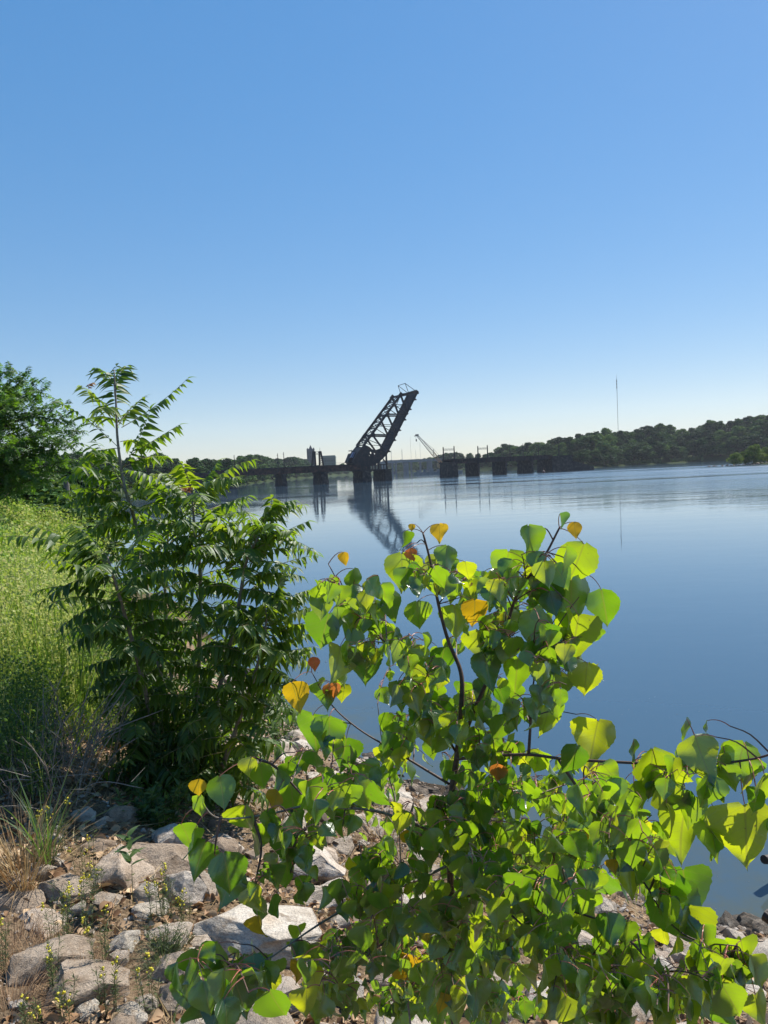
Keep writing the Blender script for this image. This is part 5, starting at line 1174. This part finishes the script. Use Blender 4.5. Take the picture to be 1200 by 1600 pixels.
BR = {   # px, px, depth offset
 'main': [(711, 1600, .03), (708, 1480, .02), (702, 1312, 0), (706, 1237, 0), (714, 1181, 0), (721, 1100, 0), (720, 1050, .02), (700, 1000, .04), (685, 944, .05), (673, 880, .06), (661, 833, .06)],
 'r1': [(714, 1181, 0), (745, 1100, -.03), (782, 1017, -.06), (800, 950, -.08), (816, 915, -.1), (849, 872, -.12), (874, 825, -.13)],
 'l1': [(712, 1174, 0), (675, 1118, -.05), (646, 1070, -.08), (613, 1017, -.1), (569, 968, -.1), (540, 930, -.1), (513, 881, -.1)],
 'l2': [(702, 1225, 0), (646, 1191, .05), (613, 1171, .06), (559, 1138, .08), (516, 1099, .1), (487, 1050, .12)],
 'r2': [(712, 1186, 0), (760, 1182, -.08), (825, 1179, -.16), (883, 1186, -.22), (990, 1192, -.32), (1080, 1196, -.38), (1170, 1187, -.42), (1225, 1172, -.46)],
 'r2u': [(826, 1179, -.16), (829, 1130, -.16), (832, 1080, -.15), (838, 1040, -.14)],
 'r3': [(873, 1187, -.21), (910, 1243, -.22), (933, 1283, -.23), (967, 1330, -.25), (1007, 1380, -.28), (1045, 1440, -.33), (1090, 1470, -.36), (1150, 1478, -.4)],
 'r4': [(706, 1290, 0), (760, 1275, .12), (827, 1247, .22), (880, 1227, .3), (930, 1210, .38)],
 'l3': [(698, 1309, 0), (625, 1279, -.08), (580, 1266, -.12), (530, 1262, -.17), (484, 1258, -.22), (430, 1270, -.28), (380, 1278, -.33), (337, 1277, -.36), (313, 1251, -.38)],
 'l4': [(704, 1350, 0), (659, 1372, -.05), (610, 1392, -.1), (557, 1414, -.16), (524, 1429, -.2), (482, 1455, -.26), (445, 1481, -.32), (409, 1502, -.37), (326, 1525, -.45)],
 'r5': [(702, 1315, 0), (730, 1357, -.08), (760, 1395, -.14), (810, 1440, -.22), (870, 1500, -.3), (930, 1560, -.36)],
 'r6': [(702, 1330, 0), (780, 1330, .1), (850, 1345, .18), (930, 1370, .25), (1000, 1400, .3)],
 'r7': [(706, 1400, 0), (790, 1400, -.15), (880, 1420, -.26), (960, 1450, -.34), (1030, 1520, -.4)],
 'l5': [(707, 1440, 0), (650, 1450, -.12), (590, 1480, -.2), (530, 1540, -.28)],
 'l3d': [(395, 1277, -.32), (408, 1320, -.33), (402, 1365, -.34), (393, 1395, -.34)],
 'l3e': [(455, 1262, -.25), (462, 1310, -.26), (452, 1350, -.27), (448, 1385, -.27)],
 'l3f': [(345, 1277, -.36), (338, 1310, -.37), (335, 1335, -.37)],
 'l6': [(405, 1187, -.22), (431, 1199, -.2), (470, 1240, -.2), (484, 1258, -.22)],
 'b2': [(645, 1640, .35), (630, 1500, .33), (627, 1400, .33), (622, 1280, .3), (600, 1180, .28), (590, 1100, .25)],
 'b3': [(760, 1640, .4), (790, 1500, .4), (800, 1350, .38), (850, 1280, .38), (900, 1290, .4)],
}
root = empty('poplar_sapling', ground_p); tag(root, 'bright green poplar sapling with backlit leaves in front of the river', 'sapling')
paths = {}; SAMP = []
for k, l in BR.items():
    W = pp(l)
    if k == 'main': W = [ground_p] + W
    if k in ('b2', 'b3'): g0 = W[0].copy(); g0[2] = hz(g0[0], g0[1]) - .04; W = [g0] + W
    pt = smooth_path(W, 5); m = len(pt); r0, r1_ = {'main': (.0105, .0025), 'r2': (.0042, .002), 'r1': (.005, .0022)}.get(k, (.0036, .0012))
    b = MB(); b.tube(pt, list(np.linspace(r0, r1_, m)), 6); b.build('trunk' if k == 'main' else 'branch', M['bark_grey'] if k in ('l3', 'b2', 'b3', 'l4') else M['bark'], root, smooth=True)
    st0 = int(m * (.16 if k == 'main' else .28 if k in ('b2', 'b3') else .12)); SAMP += [(q, k) for q in pt[st0:]]
SP = np.array([q for q, k in SAMP])
LO, LX, LN_, LS, LT, LI = [], [], [], [], [], []
YEL = []; stalks = MB(); twigs = MB()
camright = R_; 
def leaf_at(basep, size, tint, face=None, hang=1.0, attach=None, col=None, tpl=None, az=None):
    """basep = where blade meets its stalk"""
    X = norm(np.array([random.gauss(0, .33), random.gauss(0, .33), -1.0 * hang]))
    az = random.gauss(0, 1.0) if az is None else az
    N = np.array([math.sin(az), -math.cos(az), random.gauss(.15, .3)]) * (1 if random.random() < .5 else -1)
    if attach is not None:
        L = np.linalg.norm(basep - attach); c = (attach + basep) / 2 + UPV * .25 * L + rng.normal(size=3) * .05 * L
        stalks.tube(list(bez(attach, c, basep, np.linspace(0, 1, 6))), list(np.linspace(.0011, .0007, 6)), 4, False)
    k = random.randrange(14) if tpl is None else tpl
    if col: YEL.append((basep, X, N, size, col, k)); return
    LO.append(basep); LX.append(X); LN_.append(N); LS.append(size); LT.append(tint); LI.append(k)
# leaves given their place one by one: centre px, size px, tint, turn, colour
HL = [(700, 1490, 54, .3, .2), (722, 1520, 58, .6, .3), (690, 1545, 56, .15, .2), (718, 1572, 60, .75, .1), (684, 1590, 50, .4, .3), (730, 1470, 46, .8, .4), (700, 1530, 44, .9, .5), (745, 1560, 52, .2, .3), (662, 1560, 48, .5, .2), (915, 887, 74, .7, .1), (893, 945, 76, .35, -.3), (905, 1005, 84, .75, .15), (920, 1060, 48, .9, .2), (940, 948, 52, .15, .7), (826, 848, 52, .35, .4), (873, 815, 24, .1, 1.2), (797, 892, 60, .55, .1), (765, 912, 40, .85, .6), (848, 935, 55, .3, .4), (838, 985, 60, .5, .2),
      (627, 895, 60, .75, .1), (698, 876, 46, .45, .2), (632, 846, 32, .2, .8), (712, 972, 52, .7, -.1), (556, 912, 46, .2, .9), (502, 948, 42, .7, .2), (512, 990, 62, .1, .3), (548, 985, 48, .3, .5), (605, 950, 52, .25, .9), (652, 962, 44, .6, .2), (658, 900, 34, .8, .5), (532, 1040, 60, .85, .3), (575, 1045, 62, .1, .3),
      (640, 1040, 50, .6, .2), (695, 1035, 45, .05, .2), (755, 1050, 60, .1, .1), (748, 1010, 50, .8, .2), (810, 1055, 55, .5, .2), (860, 1075, 52, .7, .4), (620, 1090, 50, .2, .2), (665, 1120, 46, .1, .2), (790, 1140, 46, .3, .3), (855, 1125, 45, .8, .2), (895, 1030, 50, .8, .4), (725, 895, 34, .9, .3),
      (935, 1160, 66, .95, .1), (905, 1190, 50, .05, .1), (1022, 1203, 66, .75, .15), (1088, 1185, 68, .8, .2), (1130, 1195, 58, .7, .3), (1160, 1190, 60, .55, .4), (1070, 1305, 84, .75, .2), (1112, 1300, 76, .6, .3), (1166, 1308, 96, .9, .05), (1098, 1310, 66, .05, .9), (1195, 1240, 60, .7, .3), (992, 1172, 32, .1, .8), (1072, 1140, 34, .1, .9), (1106, 1140, 28, .1, 1), (1180, 1250, 38, .1, 1.1), (1187, 1290, 40, .05, 1.1),
      (940, 1260, 62, .1, .2), (965, 1270, 60, .2, .3), (990, 1250, 52, .6, .3), (1065, 1400, 82, .05, .2), (1045, 1440, 96, .08, .1), (1025, 1370, 60, .8, .2), (1075, 1450, 66, .85, .3), (985, 1370, 62, .8, .1), (945, 1400, 70, .1, .1), (830, 1360, 78, .85, .1), (870, 1350, 74, .8, .2), (900, 1440, 66, .7, .2), (1108, 1498, 64, .55, .1), (1155, 1500, 60, .7, .3), (1160, 1540, 46, .85, .3), (1128, 1555, 50, .9, .6), (1080, 1560, 66, .8, .3), (1010, 1545, 64, .85, .1), (970, 1520, 56, .7, .3), (1180, 1580, 50, .8, .2), (1060, 1530, 50, .2, .9),
      (340, 1238, 50, .2, .4), (382, 1285, 54, .8, .2), (312, 1262, 38, .5, .7), (285, 1312, 48, .3, .1), (303, 1318, 46, .55, 1.2), (322, 1345, 58, .1, .2), (348, 1365, 64, .05, .2), (362, 1390, 60, .1, .5), (400, 1325, 42, .5, 1.0), (413, 1310, 44, .6, .4), (420, 1375, 46, .1, .3), (392, 1400, 44, .15, .3), (402, 1424, 46, .2, .6), (450, 1370, 48, .4, .9), (425, 1420, 36, .1, 1), (455, 1330, 50, .1, .3), (470, 1410, 40, .3, .9), (455, 1250, 64, .45, .1), (392, 1200, 32, .9, .2), (408, 1215, 44, .6, .3), (434, 1222, 40, .2, .9), (490, 1195, 40, .2, .4), (515, 1150, 60, .2, .2), (540, 1180, 52, .1, .2), (490, 1150, 64, .15, .3),
      (300, 1505, 44, .3, .2), (340, 1500, 52, .5, .2), (290, 1550, 54, .2, .3), (330, 1560, 56, .2, .5), (365, 1560, 60, .1, .5), (400, 1530, 60, .6, .6), (425, 1530, 46, .5, 1.2), (350, 1590, 52, .3, .4), (310, 1590, 50, .2, .2)]
for x, y, sz, tint, az in HL:
    r_ = np.array([1e9] * len(SP)); d2 = None
    # nearest branch point in direction of view, then leaf a little around it
    t_ = (SP - CAM) @ F_; sx_ = 600 + FPX * ((SP - CAM) @ R_) / t_; sy_ = 800 - FPX * ((SP - CAM) @ U_) / t_
    w2 = 1.0 * (sx_ - x) ** 2 + (sy_ - (y - sz * .55)) ** 2 * np.where(sy_ > y, 6, 1); i = int(np.argmin(w2)); dep = t_[i] + random.uniform(-.05, .03)
    bp2 = P(x + random.uniform(-3, 3), y - sz * .5, dep); at_ = SP[i]
    if np.linalg.norm(at_ - bp2) > .07: 
        mid_ = at_ + (bp2 - at_) * (1 - .045 / np.linalg.norm(at_ - bp2)) + UPV * .012
        twigs.tube(smooth_path([at_, (at_ + mid_) / 2 + UPV * .01, mid_], 3), list(np.linspace(.0017, .0011, 7)), 4, False); at_ = mid_
    leaf_at(bp2, sz * dep / FPX * (1.14 if x > 790 and y < 1330 else 1.04), tint, attach=at_, az=az * random.choice((-1, 1)), hang=1.6)
CLR = [(403, 1449, 36, 'y', 'bright yellow leaf with a brown tip hanging alone'), (627, 1516, 54, 'y', 'large mottled yellow leaf low on the sapling'), (742, 962, 48, 'y', 'yellow leaf with ragged brown edge'), (662, 1455, 34, 'y', 'narrow yellow leaf'), (775, 1414, 36, 'y', 'round yellow leaf right of the stem'), (695, 1571, 34, 'y', 'yellow leaf at the bottom'),
       (456, 1092, 50, 'y', 'ochre yellow leaf at the far left tip'), (490, 1038, 22, 'o', 'small orange red leaf'), (515, 1082, 28, 'o', 'small orange leaf'), (642, 868, 22, 'o', 'orange leaf near the top'), (693, 905, 24, 'o', 'orange backed leaf under the top leaves'), (897, 829, 26, 'y', 'small yellow leaf at the right tip'), (686, 834, 30, 'y', 'yellow green leaf at the top'), (537, 874, 22, 'y', 'tiny yellow leaf at the left top'),
       (645, 825, 12, 'y', 'tiny yellow leaf at the very top'), (778, 1208, 28, 'o', 'orange leaf behind the stem'), (311, 1232, 28, 'y', 'small yellow leaf at the left branch tip'), (433, 1252, 34, 'y', 'half yellow leaf'), (464, 1518, 34, 'y', 'thin yellow leaf'), (555, 1410, 26, 'y', 'small yellow leaf'), (960, 1355, 24, 'y', 'small yellow leaf deep in the crown'), (640, 1312, 34, 'y', 'yellow leaf'), (905, 1312, 34, 'y', 'yellow leaf')]
labs = {}
for x, y, sz, c, lb in CLR:
    t_ = (SP - CAM) @ F_; sx_ = 600 + FPX * ((SP - CAM) @ R_) / t_; sy_ = 800 - FPX * ((SP - CAM) @ U_) / t_
    i = int(np.argmin((sx_ - x) ** 2 + (sy_ - (y - sz * .6)) ** 2)); dep = t_[i] - .04; bp2 = P(x, y - sz * .5, dep); at_ = SP[i]
    if np.linalg.norm(at_ - bp2) > .07:
        mid_ = at_ + (bp2 - at_) * (1 - .04 / np.linalg.norm(at_ - bp2)) + UPV * .01; twigs.tube([at_, mid_], [.0015, .001], 4, False); at_ = mid_
    leaf_at(bp2, sz * dep / FPX * 1.05, .5, attach=at_, col=(c, lb), az=random.uniform(-.4, .4), hang=1.6)
# the rest: short twigs with 4-7 leaves each
REG = [  # polygon in the picture used only to spread twigs, count, leaf length (m), depth jitter
 ([(500, 900), (620, 880), (700, 860), (760, 900), (860, 840), (930, 900), (925, 1040), (850, 1130), (760, 1150), (690, 1150), (600, 1130), (520, 1060)], 78, .052, .15),
 ([(480, 1110), (700, 1120), (840, 1170), (1000, 1200), (1010, 1330), (860, 1400), (700, 1400), (560, 1330), (500, 1240)], 96, .055, .24),
 ([(700, 1210), (1000, 1230), (1060, 1330), (1050, 1430), (960, 1560), (760, 1590), (690, 1450)], 108, .059, .28),
 ([(650, 1430), (775, 1430), (780, 1600), (640, 1600)], 26, .055, .10), ([(560, 1330), (720, 1380), (720, 1600), (460, 1600), (480, 1480), (560, 1420)], 62, .048, .22),
 ([(380, 1260), (500, 1250), (560, 1330), (540, 1400), (420, 1400), (400, 1330)], 10, .045, .1),
 ([(1000, 1190), (1190, 1190), (1180, 1260), (1060, 1270)], 7, .055, .1), ([(960, 1470), (1170, 1500), (1150, 1600), (940, 1600)], 18, .06, .12), ([(280, 1500), (440, 1500), (420, 1600), (290, 1600)], 7, .055, .1)]
def pip(x, y, poly): return bool(inside(np.array([x]), np.array([y]), np.array(poly, float))[0])
for poly, cnt, LL, dj in REG:
    xs = [p[0] for p in poly]; ys = [p[1] for p in poly]; c_ = 0
    while c_ < cnt:
        x = random.uniform(min(xs), max(xs)); y = random.uniform(min(ys), max(ys))
        if not pip(x, y, poly): continue
        c_ += 1
        t_ = (SP - CAM) @ F_; sx_ = 600 + FPX * ((SP - CAM) @ R_) / t_; sy_ = 800 - FPX * ((SP - CAM) @ U_) / t_
        i = int(np.argmin((sx_ - x) ** 2 + (sy_ - y - 25) ** 2)); at_ = SP[i]; tip = P(x, y - 12, t_[i] + random.gauss(-.03 if y > 1350 else 0, dj)); L = np.linalg.norm(tip - at_)
        if L > .34: tip = at_ + (tip - at_) * .34 / L
        q = bez(at_, (at_ + tip) / 2 + UPV * .15 * L + rng.normal(size=3) * .03 * L, tip, np.linspace(0, 1, 6)); twigs.tube(list(q), list(np.linspace(.0018, .0009, 6)), 4, False)
        for j in range(random.randint(4, 7)):
            a_ = bez(at_, (at_ + tip) / 2 + UPV * .15 * L, tip, [random.uniform(.35, 1)])[0]; an = random.uniform(0, 6.28); pl = random.uniform(.018, .045)
            bp2 = a_ + np.array([math.cos(an) * pl, math.sin(an) * pl, random.uniform(-.022, .012)])
            leaf_at(bp2, LL * random.uniform(.6, 1.12), min(1, max(0, random.gauss(.48, .3))), attach=a_)
link('foliage', scatter_mesh('foliage', PLF, LI, LO, LX, LN_, LS, np.array(LT)), M['poplar'], root)
stalks.build('leaf_stalks', M['stem_red'], root); twigs.build('twigs', M['bark'], root)
for bp2, X, N, sz, (c, lb), k in YEL:
    o = link('leaf', scatter_mesh('leaf', [PLF[k]], [0], [bp2], [X], [N], [sz]), M[('patchy_leaf' if len(lb) % 3 == 0 else 'yellow_leaf') if c == 'y' else 'orange_leaf'], root); o['label'] = lb
print('poplar leaves', len(LO))

# flecks of foam and seed fluff drifting near the bank
O = sample_ground(420, -2.5, 8.5, 6.3, 22, lambda x, y, s: (s < -.15) & (s > -5.5) & (vnoise(x, y, .8, 3) > .35)); n = len(O); O[:, 2] = .006
me = scatter_mesh('floating_flecks', [PB[0]], np.zeros(n, int), O, rand_dirs(n) * [1, 1, .05], rand_dirs(n, 4), np.exp(rng.normal(math.log(.008), .5, n)), smooth=False)
tag(link('floating_flecks', me, M['gravel']), 'tiny pale flecks drifting on the near water', 'flecks', kind='stuff')

# ------------------------------------------------------------------ haze
b = MB(); b.box((0, 0, 60), 6000, 6000, 132); hm_ = newmat('haze_air'); g = NG(hm_)
pv = g.n('ShaderNodeVolumePrincipled', i_Density=0.00009, i_Anisotropy=.25); pv.inputs['Color'].default_value = (.86, .90, 1.0, 1)
o_m = g.n('ShaderNodeOutputMaterial'); g.l(pv.outputs[0], o_m.inputs['Volume'])
hz_o = b.build('haze', hm_); hz_o.location = (0, 0, 0); tag(hz_o, 'thin pale haze over the river and far shores', 'haze', kind='stuff')
print('haze ok')
